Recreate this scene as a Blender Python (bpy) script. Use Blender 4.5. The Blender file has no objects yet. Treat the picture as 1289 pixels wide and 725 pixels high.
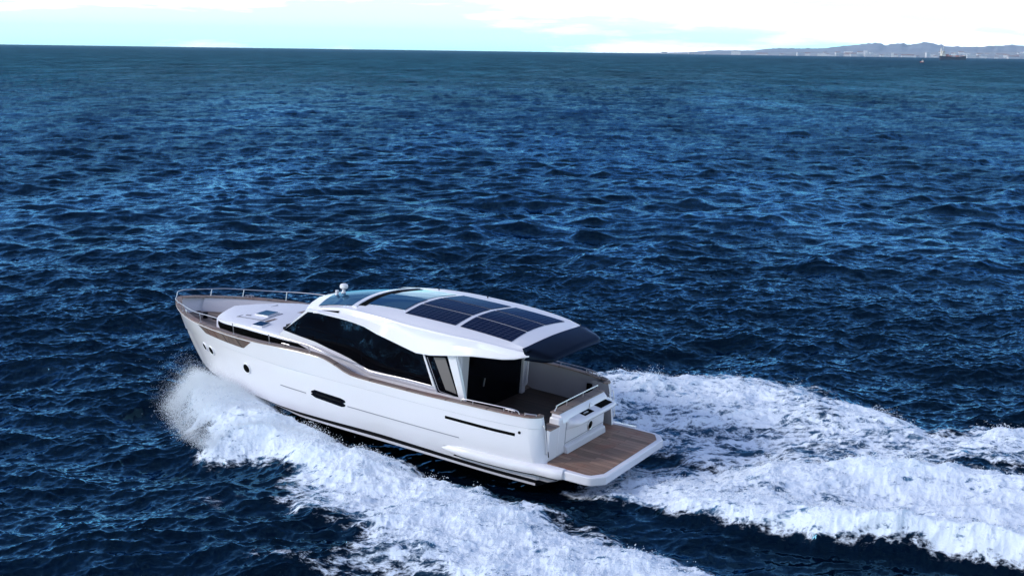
import bpy, bmesh, math, random
import numpy as np
from mathutils import Vector, Matrix
R = math.radians
random.seed(7); rng = np.random.default_rng(11)
scene = bpy.context.scene
col = scene.collection

# ---------------------------------------------------------------- camera, sky, sun, exposure
CAM_H = 9.9
PITCH, ROLL, FPX = 0.19007, 0.013964, 1550.0
cam_d = bpy.data.cameras.new('camera'); cam = bpy.data.objects.new('camera', cam_d); col.objects.link(cam)
cam_d.sensor_width = 36.0; cam_d.lens = 36.0 * FPX / 1289.0
cam_d.clip_start = 0.5; cam_d.clip_end = 90000.0
_f = Vector((0, math.cos(PITCH), -math.sin(PITCH))); _u0 = Vector((0, math.sin(PITCH), math.cos(PITCH))); _r0 = Vector((1, 0, 0))
_r = _r0 * math.cos(ROLL) + _u0 * math.sin(ROLL); _u = _u0 * math.cos(ROLL) - _r0 * math.sin(ROLL)
cam.matrix_world = Matrix(((_r.x, _u.x, -_f.x, 0), (_r.y, _u.y, -_f.y, 0), (_r.z, _u.z, -_f.z, CAM_H), (0, 0, 0, 1)))
scene.camera = cam

SUN_AZ, SUN_EL = R(196), R(30)          # azimuth counter-clockwise from +X
SUN_STRENGTH, SKY_STRENGTH, EXPOSURE = 1.5, 0.12, 0.44
sv = Vector((math.cos(SUN_AZ) * math.cos(SUN_EL), math.sin(SUN_AZ) * math.cos(SUN_EL), math.sin(SUN_EL)))
sun_d = bpy.data.lights.new('sun', 'SUN'); sun = bpy.data.objects.new('sun', sun_d); col.objects.link(sun)
sun_d.energy = SUN_STRENGTH; sun_d.angle = R(11.0); sun_d.color = (1.0, 0.96, 0.90)
sun.rotation_euler = sv.to_track_quat('Z', 'Y').to_euler(); sun.location = (-20, 0, 40)

world = bpy.data.worlds.new('World'); scene.world = world; world.use_nodes = True
wn = world.node_tree.nodes; wl = world.node_tree.links; wn.clear()
def wnode(t, **kw):
    n = wn.new(t)
    for k, v in kw.items(): setattr(n, k, v)
    return n
w_out = wnode('ShaderNodeOutputWorld'); w_bg = wnode('ShaderNodeBackground'); w_bg.inputs['Strength'].default_value = SKY_STRENGTH
sky = wnode('ShaderNodeTexSky', sky_type='NISHITA', sun_disc=False, sun_elevation=SUN_EL, sun_rotation=math.atan2(sv.x, sv.y), altitude=10.0, air_density=1.0, dust_density=0.6, ozone_density=2.0)
w_tc = wnode('ShaderNodeTexCoord'); w_map = wnode('ShaderNodeMapping'); w_map.inputs['Scale'].default_value = (1.6, 1.6, 11.0); w_map.inputs['Location'].default_value = (2.2, 1.9, 1.4)
w_n = wnode('ShaderNodeTexNoise'); w_n.inputs['Scale'].default_value = 2.3; w_n.inputs['Detail'].default_value = 6; w_n.inputs['Roughness'].default_value = 0.55
w_ramp = wnode('ShaderNodeValToRGB'); w_ramp.color_ramp.elements[0].position = 0.465; w_ramp.color_ramp.elements[1].position = 0.57
w_sep = wnode('ShaderNodeSeparateXYZ'); w_low = wnode('ShaderNodeMapRange'); w_low.inputs['From Min'].default_value = 0.04; w_low.inputs['From Max'].default_value = 0.30; w_low.inputs['To Min'].default_value = 1.0; w_low.inputs['To Max'].default_value = 0.12
w_mul = wnode('ShaderNodeMath', operation='MULTIPLY')
w_mix = wnode('ShaderNodeMixRGB'); w_mix.inputs['Color2'].default_value = (16, 16.2, 16.5, 1)   # sunlit cloud
w_tint = wnode('ShaderNodeMixRGB', blend_type='MULTIPLY'); w_tint.inputs['Fac'].default_value = 1.0; w_tint.inputs['Color2'].default_value = (0.72, 1.08, 1.36, 1)
wl.new(w_tc.outputs['Generated'], w_map.inputs['Vector']); wl.new(w_map.outputs['Vector'], w_n.inputs['Vector'])
wl.new(w_n.outputs['Fac'], w_ramp.inputs['Fac']); wl.new(w_tc.outputs['Generated'], w_sep.inputs['Vector']); wl.new(w_sep.outputs['Z'], w_low.inputs['Value'])
wl.new(w_ramp.outputs['Color'], w_mul.inputs[0]); wl.new(w_low.outputs['Result'], w_mul.inputs[1])
wl.new(sky.outputs['Color'], w_tint.inputs['Color1']); w_hz = wnode('ShaderNodeMapRange', interpolation_type='SMOOTHSTEP'); w_hz.inputs['From Min'].default_value = 0.0; w_hz.inputs['From Max'].default_value = 0.11; w_hz.inputs['To Min'].default_value = 3.3; w_hz.inputs['To Max'].default_value = 1.0   # bright hazy band over the horizon
wl.new(w_sep.outputs['Z'], w_hz.inputs['Value']); w_br = wnode('ShaderNodeVectorMath', operation='SCALE'); w_tm = wnode('ShaderNodeMapRange'); w_tm.inputs['From Min'].default_value = 0.03; w_tm.inputs['From Max'].default_value = 0.15; w_tc2 = wnode('ShaderNodeMixRGB')
w_tc2.inputs['Color1'].default_value = (0.54, 1.02, 1.34, 1); w_tc2.inputs['Color2'].default_value = (0.93, 0.94, 1.14, 1)
wl.new(w_sep.outputs['Z'], w_tm.inputs['Value']); wl.new(w_tm.outputs['Result'], w_tc2.inputs['Fac']); wl.new(w_tc2.outputs['Color'], w_tint.inputs['Color2']); wl.new(w_tint.outputs['Color'], w_br.inputs[0]); wl.new(w_hz.outputs['Result'], w_br.inputs['Scale'])
wl.new(w_br.outputs['Vector'], w_mix.inputs['Color1']); wl.new(w_mul.outputs['Value'], w_mix.inputs['Fac'])
wl.new(w_mix.outputs['Color'], w_bg.inputs['Color']); wl.new(w_bg.outputs['Background'], w_out.inputs['Surface'])

scene.view_settings.view_transform = 'Standard'; scene.view_settings.look = 'None'
scene.view_settings.exposure = EXPOSURE; scene.view_settings.gamma = 1.0; scene.view_settings.use_curve_mapping = False
scene.render.engine = 'CYCLES'
cy = scene.cycles
cy.use_denoising = True; cy.max_bounces = 10; cy.diffuse_bounces = 9; cy.glossy_bounces = 3; cy.transmission_bounces = 4; cy.volume_bounces = 0; cy.transparent_max_bounces = 6
cy.caustics_reflective = False; cy.caustics_refractive = False; cy.use_adaptive_sampling = True; cy.adaptive_threshold = 0.012
try: cy.denoising_input_passes = 'RGB_ALBEDO_NORMAL'
except Exception: pass

# ---------------------------------------------------------------- materials
HAZE = 3.9e-5
def mat(name, color=(0.8, 0.8, 0.8), rough=0.5, metal=0.0, spec=0.5, noise=0.0, nscale=3.0, coat=0.0, bump=0.0, bscale=40.0):
    m = bpy.data.materials.new(name); m.use_nodes = True
    nt = m.node_tree; b = nt.nodes['Principled BSDF']
    b.inputs['Roughness'].default_value = rough; b.inputs['Metallic'].default_value = metal
    b.inputs['Specular IOR Level'].default_value = spec; b.inputs['Coat Weight'].default_value = coat; b.inputs['Coat Roughness'].default_value = 0.06
    tc = nt.nodes.new('ShaderNodeTexCoord')
    n = nt.nodes.new('ShaderNodeTexNoise'); n.inputs['Scale'].default_value = nscale; n.inputs['Detail'].default_value = 5
    nt.links.new(tc.outputs['Object'], n.inputs['Vector'])
    mx = nt.nodes.new('ShaderNodeMixRGB')
    c = Vector(color)
    mx.inputs['Color1'].default_value = (*(c * (1 - noise)), 1); mx.inputs['Color2'].default_value = (*[min(1, v) for v in c * (1 + noise)], 1)
    nt.links.new(n.outputs['Fac'], mx.inputs['Fac']); nt.links.new(mx.outputs['Color'], b.inputs['Base Color'])
    if bump:
        n2 = nt.nodes.new('ShaderNodeTexNoise'); n2.inputs['Scale'].default_value = bscale; n2.inputs['Detail'].default_value = 3
        nt.links.new(tc.outputs['Object'], n2.inputs['Vector'])
        bp = nt.nodes.new('ShaderNodeBump'); bp.inputs['Strength'].default_value = bump; bp.inputs['Distance'].default_value = 0.01
        nt.links.new(n2.outputs['Fac'], bp.inputs['Height']); nt.links.new(bp.outputs['Normal'], b.inputs['Normal'])
    return m
def sheen(m, tint, k, rough=0.05):
    """clear-coat reflection of a coloured glass: Fresnel-weighted, tinted"""
    nt = m.node_tree; b = nt.nodes['Principled BSDF']; out = nt.nodes['Material Output']; b.inputs['Specular IOR Level'].default_value = 0.0; b.inputs['Roughness'].default_value = 0.6
    fr = nt.nodes.new('ShaderNodeFresnel'); fr.inputs['IOR'].default_value = 1.5; mu = nt.nodes.new('ShaderNodeMath'); mu.operation = 'MULTIPLY'; mu.inputs[1].default_value = k; nt.links.new(fr.outputs[0], mu.inputs[0])
    g = nt.nodes.new('ShaderNodeBsdfGlossy'); g.inputs['Color'].default_value = (*tint, 1); g.inputs['Roughness'].default_value = rough
    mx = nt.nodes.new('ShaderNodeMixShader'); nt.links.new(mu.outputs[0], mx.inputs[0]); nt.links.new(b.outputs[0], mx.inputs[1]); nt.links.new(g.outputs[0], mx.inputs[2]); nt.links.new(mx.outputs[0], out.inputs['Surface'])
    return m
M = {}
M['gel'] = mat('white_gelcoat', (0.76, 0.74, 0.765), 0.22, noise=0.025, nscale=0.8, coat=0.35)
M['gel_matt'] = mat('white_nonskid', (0.73, 0.73, 0.78), 0.55, noise=0.03, nscale=2.5, bump=0.15, bscale=120)
M['grey'] = mat('grey_moulding', (0.42, 0.41, 0.43), 0.5, noise=0.06)
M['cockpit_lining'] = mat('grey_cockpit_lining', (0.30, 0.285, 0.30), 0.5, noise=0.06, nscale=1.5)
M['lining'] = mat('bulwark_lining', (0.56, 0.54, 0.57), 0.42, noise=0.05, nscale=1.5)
M['glass'] = sheen(mat('tinted_glass', (0.002, 0.002, 0.003), 0.05, noise=0.2), (.6, .75, 1), .22)
M['roof_glass'] = sheen(mat('roof_glass', (0.003, 0.014, 0.045), 0.06, noise=0.15), (.35, .72, 1), .75)
M['sky_glass'] = sheen(mat('glass_painted_sky_reflection', (0.30, 0.44, 0.46), 0.06, noise=0.05), (.7, .9, 1), .8)  # plain glass; reflected sky is painted into its pale base colour
M['black'] = mat('black_trim', (0.005, 0.005, 0.006), 0.45, spec=0.12, noise=0.2)
M['void'] = mat('dark_opening', (0.003, 0.003, 0.003), 0.8, spec=0.03, noise=0.2)
M['antifoul'] = mat('black_antifouling', (0.006, 0.007, 0.010), 0.5, noise=0.3, spec=0.1)
M['canvas'] = sheen(mat('black_canvas', (0.002, 0.003, 0.006), 0.6, noise=0.3, nscale=6, bump=0.4, bscale=9), (.45, .65, 1), .35, .28)
M['steel'] = mat('stainless_steel', (0.70, 0.67, 0.66), 0.30, metal=1.0, noise=0.05)
M['beige'] = mat('beige_blind', (0.15, 0.135, 0.13), 0.7, noise=0.08, nscale=4)
M['seam'] = mat('grey_seam', (0.25, 0.25, 0.28), 0.5, noise=0.1)

def teak(name, base, along='X', width=0.06, dark=0.35, var=0.35):
    m = bpy.data.materials.new(name); m.use_nodes = True
    nt = m.node_tree; N = nt.nodes.new; L = nt.links.new; b = nt.nodes['Principled BSDF']
    b.inputs['Roughness'].default_value = 0.6; b.inputs['Specular IOR Level'].default_value = 0.25
    tc = N('ShaderNodeTexCoord'); sp = N('ShaderNodeSeparateXYZ'); L(tc.outputs['Object'], sp.inputs[0])
    cb = N('ShaderNodeCombineXYZ')
    a, c = ('X', 'Y') if along == 'X' else ('Y', 'X')
    L(sp.outputs[a], cb.inputs['X']); L(sp.outputs[c], cb.inputs['Y'])
    br = N('ShaderNodeTexBrick'); br.offset = 0.37; br.inputs['Scale'].default_value = 1.0
    br.inputs['Brick Width'].default_value = 1.1; br.inputs['Row Height'].default_value = width; br.inputs['Mortar Size'].default_value = width * 0.055; br.inputs['Bias'].default_value = 0.0
    v = Vector(base)
    br.inputs['Color1'].default_value = (*(v * (1 - var)), 1); br.inputs['Color2'].default_value = (*(v * (1 + var)), 1); br.inputs['Mortar'].default_value = (*(v * dark), 1)
    L(cb.outputs[0], br.inputs['Vector'])
    mp = N('ShaderNodeMapping'); mp.inputs['Scale'].default_value = (2.5, 34, 1); L(cb.outputs[0], mp.inputs['Vector'])
    n = N('ShaderNodeTexNoise'); n.inputs['Scale'].default_value = 1.0; n.inputs['Detail'].default_value = 6; L(mp.outputs[0], n.inputs['Vector'])
    n2 = N('ShaderNodeTexNoise'); n2.inputs['Scale'].default_value = 1.7; n2.inputs['Detail'].default_value = 4; L(tc.outputs['Object'], n2.inputs['Vector'])
    ov = N('ShaderNodeMixRGB'); ov.blend_type = 'OVERLAY'; ov.inputs['Fac'].default_value = 0.45; L(br.outputs['Color'], ov.inputs['Color1']); L(n.outputs['Fac'], ov.inputs['Color2'])
    red = N('ShaderNodeMixRGB'); red.inputs['Color2'].default_value = (v.x * 1.05, v.y * 0.62, v.z * 0.55, 1)
    rp = N('ShaderNodeValToRGB'); rp.color_ramp.elements[0].position = 0.52; rp.color_ramp.elements[1].position = 0.72; rp.color_ramp.elements[1].color = (0.6, 0.6, 0.6, 1); L(n2.outputs['Fac'], rp.inputs['Fac'])
    L(ov.outputs[0], red.inputs['Color1']); L(rp.outputs[0], red.inputs['Fac']); L(red.outputs[0], b.inputs['Base Color'])
    return m
M['teak'] = teak('teak_deck', (0.20, 0.155, 0.13), 'X', 0.07)
M['teak_inlay'] = teak('teak_inlay', (0.15, 0.11, 0.095), 'X', 0.09)
M['teak_plat'] = teak('teak_platform', (0.25, 0.155, 0.11), 'X', 0.16, 0.6, 0.3)
M['teak_cap'] = teak('teak_cap_rail', (0.24, 0.185, 0.16), 'X', 0.5, 0.6, 0.12)
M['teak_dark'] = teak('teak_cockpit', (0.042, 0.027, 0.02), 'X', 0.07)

def solar_mat():
    m = bpy.data.materials.new('solar_cells'); m.use_nodes = True
    nt = m.node_tree; N = nt.nodes.new; L = nt.links.new; b = nt.nodes['Principled BSDF']
    b.inputs['Roughness'].default_value = 0.14; b.inputs['Specular IOR Level'].default_value = 0.22
    tc = N('ShaderNodeTexCoord')
    br = N('ShaderNodeTexBrick'); br.offset = 0.0; br.inputs['Scale'].default_value = 1.0; br.inputs['Brick Width'].default_value = 0.145; br.inputs['Row Height'].default_value = 0.145
    br.inputs['Mortar Size'].default_value = 0.009; br.inputs['Color1'].default_value = (0.004, 0.005, 0.014, 1); br.inputs['Color2'].default_value = (0.007, 0.008, 0.020, 1); br.inputs['Mortar'].default_value = (0.045, 0.045, 0.055, 1)
    L(tc.outputs['Object'], br.inputs['Vector']); L(br.outputs['Color'], b.inputs['Base Color'])
    return m
M['solar'] = sheen(solar_mat(), (.22, .52, 1), .36, .08)

# ---------------------------------------------------------------- mesh helpers
class MB:
    def __init__(s): s.v = []; s.f = []
    def add(s, vs, fs):
        o = len(s.v); s.v += [tuple(map(float, v)) for v in vs]; s.f += [tuple(i + o for i in f) for f in fs]; return s
    def box(s, a, b):
        x0, y0, z0 = a; x1, y1, z1 = b
        return s.add([(x0, y0, z0), (x1, y0, z0), (x1, y1, z0), (x0, y1, z0), (x0, y0, z1), (x1, y0, z1), (x1, y1, z1), (x0, y1, z1)],
                     [(0, 3, 2, 1), (4, 5, 6, 7), (0, 1, 5, 4), (1, 2, 6, 5), (2, 3, 7, 6), (3, 0, 4, 7)])
    def prism(s, poly, off):
        """polygon (3-D points) swept by a vector"""
        n = len(poly); off = Vector(off); P = [Vector(p) for p in poly]; Q = [p + off for p in P]
        return s.add(P + Q, [tuple(range(n))[::-1], tuple(range(n, 2 * n))] + [(i, (i + 1) % n, n + (i + 1) % n, n + i) for i in range(n)])
    def grid(s, rows, close=False, cap=False):
        n = len(rows[0]); m = len(rows); vs = [v for r in rows for v in r]; fs = []
        for i in range(m - 1):
            for j in range(n if close else n - 1):
                fs.append((i * n + j, i * n + (j + 1) % n, (i + 1) * n + (j + 1) % n, (i + 1) * n + j))
        if cap: fs += [tuple(range(n))[::-1], tuple(range((m - 1) * n, m * n))]
        return s.add(vs, fs)
    def tube(s, pts, r=0.015, n=8, closed=False):
        pts = [Vector(p) for p in pts]; rows = []
        m = len(pts)
        for i, p in enumerate(pts):
            a = pts[(i - 1) % m] if (closed or i > 0) else p; b = pts[(i + 1) % m] if (closed or i < m - 1) else p
            t = (b - a).normalized(); up = Vector((0, 0, 1)) if abs(t.z) < 0.9 else Vector((1, 0, 0))
            u = t.cross(up).normalized(); w = u.cross(t)
            rows.append([p + (u * math.cos(2 * math.pi * k / n) + w * math.sin(2 * math.pi * k / n)) * r for k in range(n)])
        if closed: rows.append(rows[0])
        return s.grid(rows, close=True, cap=not closed)
    def lathe(s, prof, c=(0, 0, 0), n=20, axis=None):
        q = Vector((0, 0, 1)).rotation_difference(Vector(axis).normalized()) if axis else None
        rows = []
        for r, z in prof:
            row = []
            for k in range(n):
                a = 2 * math.pi * k / n; p = Vector((r * math.cos(a), r * math.sin(a), z))
                if q: p = q @ p
                row.append(p + Vector(c))
            rows.append(row)
        return s.grid(rows, close=True, cap=True)
    def build(s, name, m, parent=None, smooth=35, bevel=0.0, seg=2, label=None):
        me = bpy.data.meshes.new(name); me.from_pydata(s.v, [], s.f); me.validate()
        bm = bmesh.new(); bm.from_mesh(me)
        bmesh.ops.remove_doubles(bm, verts=bm.verts, dist=1e-5)
        bmesh.ops.recalc_face_normals(bm, faces=bm.faces)
        if smooth:
            for f in bm.faces: f.smooth = True
            lim = R(smooth)
            for e in bm.edges:
                if len(e.link_faces) == 2 and e.calc_face_angle(0) > lim: e.smooth = False
        bm.to_mesh(me); bm.free()
        o = bpy.data.objects.new(name, me); col.objects.link(o)
        me.materials.append(m)
        if parent: o.parent = parent
        if bevel:
            b = o.modifiers.new('bevel', 'BEVEL'); b.width = bevel; b.segments = seg; b.limit_method = 'ANGLE'; b.angle_limit = R(40); b.harden_normals = False
        if label: o['label'] = label
        return o
def build_each(mb, name, m, parent=None, **kw):
    """every separate piece of the builder as a mesh of its own"""
    n = len(mb.v); par = list(range(n))
    def find(i):
        while par[i] != i: par[i] = par[par[i]]; i = par[i]
        return i
    for f in mb.f:
        for i in f[1:]: par[find(i)] = find(f[0])
    groups = {}
    for f in mb.f: groups.setdefault(find(f[0]), []).append(f)
    out = []
    for fs in groups.values():
        ids = sorted({i for f in fs for i in f}); mp = {i: k for k, i in enumerate(ids)}; q = MB(); q.add([mb.v[i] for i in ids], [tuple(mp[i] for i in f) for f in fs]); out.append(q.build(name, m, parent, **kw))
    return out
def tag(o, label=None, cat=None, group=None, kind=None):
    if label: o['label'] = label
    if cat: o['category'] = cat
    if group: o['group'] = group
    if kind: o['kind'] = kind
    return o
def empty(name, loc, rot=(0, 0, 0)):
    o = bpy.data.objects.new(name, None); o.location = loc; o.rotation_euler = rot; col.objects.link(o); return o
def np_mesh(name, V, quads, m):
    me = bpy.data.meshes.new(name); nf, k = quads.shape
    me.vertices.add(len(V)); me.vertices.foreach_set('co', np.ascontiguousarray(V, np.float32).ravel())
    me.loops.add(nf * k); me.loops.foreach_set('vertex_index', np.ascontiguousarray(quads, np.int32).ravel())
    me.polygons.add(nf); me.polygons.foreach_set('loop_start', np.arange(nf, dtype=np.int32) * k)
    try: me.polygons.foreach_set('loop_total', np.full(nf, k, np.int32))
    except Exception: pass
    me.update(calc_edges=True); me.materials.append(m)
    return me
def curve(tab):
    """smooth (monotone cubic) interpolation through (x, v) pairs"""
    t = sorted(tab); X = np.array([a for a, _ in t], float); Y = np.array([b for _, b in t], float)
    h = np.diff(X); d = np.diff(Y) / h; mm = np.zeros(len(X)); mm[0], mm[-1] = d[0], d[-1]
    for i in range(1, len(X) - 1):
        if d[i - 1] * d[i] > 0: w1, w2 = 2 * h[i] + h[i - 1], h[i] + 2 * h[i - 1]; mm[i] = (w1 + w2) / (w1 / d[i - 1] + w2 / d[i])
    def f(x):
        x = min(max(x, X[0]), X[-1]); i = min(max(int(np.searchsorted(X, x)) - 1, 0), len(h) - 1)
        s = (x - X[i]) / h[i]
        return float((1 + 2 * s) * (1 - s) ** 2 * Y[i] + s * (1 - s) ** 2 * h[i] * mm[i] + s * s * (3 - 2 * s) * Y[i + 1] + s * s * (s - 1) * h[i] * mm[i + 1])
    return f

# ---------------------------------------------------------------- where the yacht lies
BX, BY, BZ = 2.99524, 28.03841, 0.4545
YAW, TRIM = R(149.7355), R(4.0024)
HX, HY = math.cos(YAW), math.sin(YAW)          # heading
# ---------------------------------------------------------------- the sea: wind waves from a spectrum, the yacht's wake, one sheet out to the horizon
WIND = R(-76)                                   # waves run towards the camera and slightly to the right
def wave_tile(N, L, lmax, lmin, seed, spread=1.6, peak=11.0):
    g = np.random.default_rng(seed); k1 = 2 * np.pi * np.fft.fftfreq(N, L / N)
    kx, ky = np.meshgrid(k1, k1, indexing='xy'); k = np.hypot(kx, ky); k[0, 0] = 1
    th = np.arctan2(ky, kx) - WIND; D = np.abs(np.cos(th / 2)) ** 11 + .012
    kp = 2 * np.pi / peak; S = k ** -3.75 * np.exp(-1.25 * (kp / k) ** 2) * D
    lam = 2 * np.pi / k; S *= (lam <= lmax) & (lam > lmin); S[0, 0] = 0
    A = np.sqrt(S) * (2 * np.pi / L) * (g.standard_normal((N, N)) + 1j * g.standard_normal((N, N)))
    F = lambda X: np.real(np.fft.ifft2(X)) * N * N
    return [F(A).astype(np.float32), F(-1j * kx / k * A).astype(np.float32), F(-1j * ky / k * A).astype(np.float32), L]
def fbm_tile(N, L, lmax, beta, seed):
    g = np.random.default_rng(seed); k1 = 2 * np.pi * np.fft.fftfreq(N, L / N); kx, ky = np.meshgrid(k1, k1); k = np.hypot(kx, ky); k[0, 0] = 1
    S = k ** -beta * (k >= 2 * np.pi / lmax); S[0, 0] = 0
    h = np.real(np.fft.ifft2(S * np.exp(2j * np.pi * g.random((N, N))))); return (h / h.std()).astype(np.float32), L
def samp(T, L, x, y, rot=0.0):
    N = T.shape[0]
    if rot: c, s = math.cos(rot), math.sin(rot); x, y = c * x + s * y, -s * x + c * y
    u = (x / L * N) % N; v = (y / L * N) % N; i = u.astype(np.int32); j = v.astype(np.int32); fu = (u - i).astype(np.float32); fv = (v - j).astype(np.float32)
    i %= N; j %= N; i1 = (i + 1) % N; j1 = (j + 1) % N
    return (T[j, i] * (1 - fu) + T[j, i1] * fu) * (1 - fv) + (T[j1, i] * (1 - fu) + T[j1, i1] * fu) * fv
TA = wave_tile(512, 187.0, 60, 4.0, 3); TB = wave_tile(512, 43.0, 4.0, .8, 4); TC = wave_tile(512, 11.3, .8, .10, 5)
WAVE_RMS = 0.125
_s = WAVE_RMS / TA[0].std()
for T in (TA, TB, TC):
    for i in range(3): T[i] *= _s
FB = fbm_tile(512, 17.0, 3.5, 1.85, 8); FL = fbm_tile(512, 23.0, 12.0, 1.9, 9); FS = fbm_tile(512, 5.3, 1.2, 1.35, 10)

def to_wake(x, y):   # world -> metres ahead of / to port of the platform's aft edge
    dx, dy = x - BX, y - BY; return dx * HX + dy * HY, -dx * HY + dy * HX
def from_wake(a, p): return BX + a * HX - p * HY, BY + a * HY + p * HX
def sdf(a, p, poly):
    """signed distance, positive inside"""
    d = np.full(a.shape, 1e9, np.float32); ins = np.zeros(a.shape, bool); n = len(poly)
    for i in range(n):
        (x0, y0), (x1, y1) = poly[i], poly[(i + 1) % n]; ex, ey = x1 - x0, y1 - y0; wx, wy = a - x0, p - y0
        t = np.clip((wx * ex + wy * ey) / (ex * ex + ey * ey), 0, 1); d = np.minimum(d, (wx - ex * t) ** 2 + (wy - ey * t) ** 2)
        c = ((y0 <= p) & (y1 > p)) | ((y1 <= p) & (y0 > p)); ins ^= c & (a < x0 + (p - y0) * ex / (ey if ey else 1e-9))
    d = np.sqrt(d); return np.where(ins, d, -d)
def sst(a, b, x): t = np.clip((x - a) / (b - a), 0, 1); return t * t * (3 - 2 * t)
# outlines of the white water, metres in the yacht's own frame
PORT = [(13.75, .15), (12.4, .7), (11, 1.15), (9.6, 1.5), (8.4, 1.85), (7, 2.15), (5.7, 2.2), (3.6, 2.32), (1.9, 2.62), (-.3, 3.5), (-1.9, 3.85), (-4.4, 4.1), (-9, 4.7), (-18, 5.5),
        (-18, 17), (-9, 13.2), (-3, 11.2), (0, 9.9), (1.9, 9.0), (4.5, 9.0), (3.9, 7.5), (3.6, 6.7), (4.3, 6.1), (5.5, 6.3), (7.3, 6.7), (7.0, 5.5), (7.6, 4.4), (8.3, 4.0), (9.2, 4.6), (10.4, 4.0), (11.4, 3.35), (12.2, 2.7), (12.95, 1.9), (13.5, 1.0)]
STBD = [(13.4, -.6), (11, -1.9), (7, -2.2), (3, -2.3), (1.4, -2.2), (.3, -1.7), (-.8, -1.5), (-2.6, -2.0), (-4.4, -2.9), (-7, -4.6), (-12, -6.2), (-24, -9),
        (-24, -17), (-14, -11.5), (-9.5, -9.2), (-7.5, -8.5), (-6.2, -8.0), (-5.2, -7.3), (-4.3, -8.6), (-3, -9.7), (-1.5, -10.3), (.8, -10.1), (2.5, -9.2), (4.8, -9.7), (6, -8.6), (7.5, -6.6), (9.5, -5), (11.5, -3.6)]
WASH = [(1.5, 1.35), (.3, 1.75), (-1.1, 2.05), (-2.6, 2.15), (-4, 2.05), (-6, 1.6), (-8.6, 1.0), (-14, 0), (-24, -1.4),
        (-24, -8), (-14, -6.2), (-9, -5.2), (-6, -4.2), (-4.4, -3.3), (-2.8, -2.7), (-1.2, -2.15), (-.2, -2.25), (1.5, -1.9)]
def wake(x, y):
    """height added by the yacht, foam amount, calming of the wind waves"""
    a, p = to_wake(x, y); H = np.zeros(a.shape, np.float32); Fm = np.zeros(a.shape, np.float32); calm = np.zeros(a.shape, np.float32)
    m = (a > -26) & (a < 17) & (np.abs(p) < 20)
    if not m.any(): return H, Fm, calm
    A, P = a[m], p[m]; X, Y = x[m], y[m]
    lump = samp(*FB, X, Y); big = samp(*FL, X + 3, Y + 5)
    wob = .16 * lump + .25 * big; sm = .25 * big
    dP, dS, dW = sdf(A, P, PORT) + wob, sdf(A, P, STBD) + wob, sdf(A, P, WASH) + wob * .5
    h = np.zeros(A.shape, np.float32); f = np.zeros(A.shape, np.float32)
    # port bow wave: high sheet by the bow, spreading and falling aft
    amp = np.interp(A, [-18, -4, 1, 4, 7, 9, 11, 12.5, 13.5], [.14, .2, .24, .3, .48, .72, .92, .95, .6])
    fp = sst(-.15, .9, dP); mid = sst(-.35, .9, dP); sP, sS, sW = sdf(A, P, PORT) + sm, sdf(A, P, STBD) + sm, sdf(A, P, WASH) + sm * .5; hP, hS, hW = sst(-.45, 1.0 - .35 * sst(9, 12, A), sP), sst(-.5, 1.1, sS), sst(-.45, .75, sW)
    core = np.exp(-((P - np.interp(A, [-18, -4, 0, 4, 7, 10, 13], [9.5, 6.4, 5.4, 4.1, 3.3, 2.5, 1.2])) / np.interp(A, [-10, 0, 6, 10, 13], [2.4, 1.8, 1.1, 1.6, 1.5])) ** 2)
    h += amp * hP * (.25 + .75 * core); f = np.maximum(f, np.clip(fp * (.56 + .40 * core) + .22 * core * mid + .60 * mid * sst(6.5, 9.5, A), 0, 1.1))
    # second, flatter sheet inside the port band is streaky
    f -= .36 * mid * sst(-.2, 1.1, -big) * (1 - core) * sst(7.2, 6.2, A)
    # starboard bow wave
    cs = np.exp(-((-P - np.interp(A, [-18, -4, 0, 4, 8, 12], [10, 7.2, 6.8, 6.2, 4.6, 1.6])) / 2.0) ** 2)
    ms = sst(-.1, .8, dS); h += hS * (.06 + .26 * cs); f = np.maximum(f, ms * (.56 + .36 * cs - .36 * sst(-.2, 1.2, -big)))
    # propeller wash: hollow at the platform, ridges behind
    mw = sst(-.05, .55, dW); back = sst(.4, 5.5, -A)
    edge = np.exp(-((P - np.interp(A, [-14, -8.6, -6, -4, -1, 1], [-1.2, .1, .75, 1.1, 1.15, 1.0])) / .75) ** 2)
    cen = np.exp(-((P - np.interp(A, [-14, -8, -4.6, -1, 1], [-5, -3.4, -2.6, -.4, .2])) / .9) ** 2)
    h += hW * back * (.10 + .46 * edge + .36 * cen) - .10 * hW * (1 - back) * sst(-3, 0, A + 1)
    strk = samp(*FL, X * 0 + P * 2.6 + 7, A * .42 + 3)
    f = np.maximum(f, mw * np.clip(.86 + .28 * edge * (.35 + .65 * sst(-.2, 2.5, -A)) + .48 * cen * sst(-.3, 2, -A) + .30 * back - .36 * sst(-.2, 1.1, strk) * (1 - .55 * np.maximum(edge, cen)), 0, 1.1))
    # dark slick trough between the hull, the wash and the port band
    tr = sst(-.6, .5, -dP) * sst(-.6, .3, -dW) * sst(8.6, 5.5, A) * sst(-.2, 1.0, P) * sst(7.5, 4.5, P)
    h -= .20 * tr; f = np.clip(f, 0, 1.1)
    inside = sst(.0, .35, np.interp(A, [1.3, 1.6, 2.2, 6, 9, 11.5, 13.6], [-.5, 1.6, 1.9, 2.0, 1.9, 1.3, .2]) - np.abs(P))
    h -= .45 * inside * sst(9.0, 7.0, A)
    # broken, lumpy surface where it is white
    fw = sst(.15, .7, f); h += fw * (.040 * lump + .012 * samp(*FS, X, Y))
    H[m] = h; Fm[m] = f; calm[m] = np.clip(np.maximum(np.maximum(.75 * tr, .45 * fw), .6 * inside), 0, 1)
    return H, Fm, calm
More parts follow.
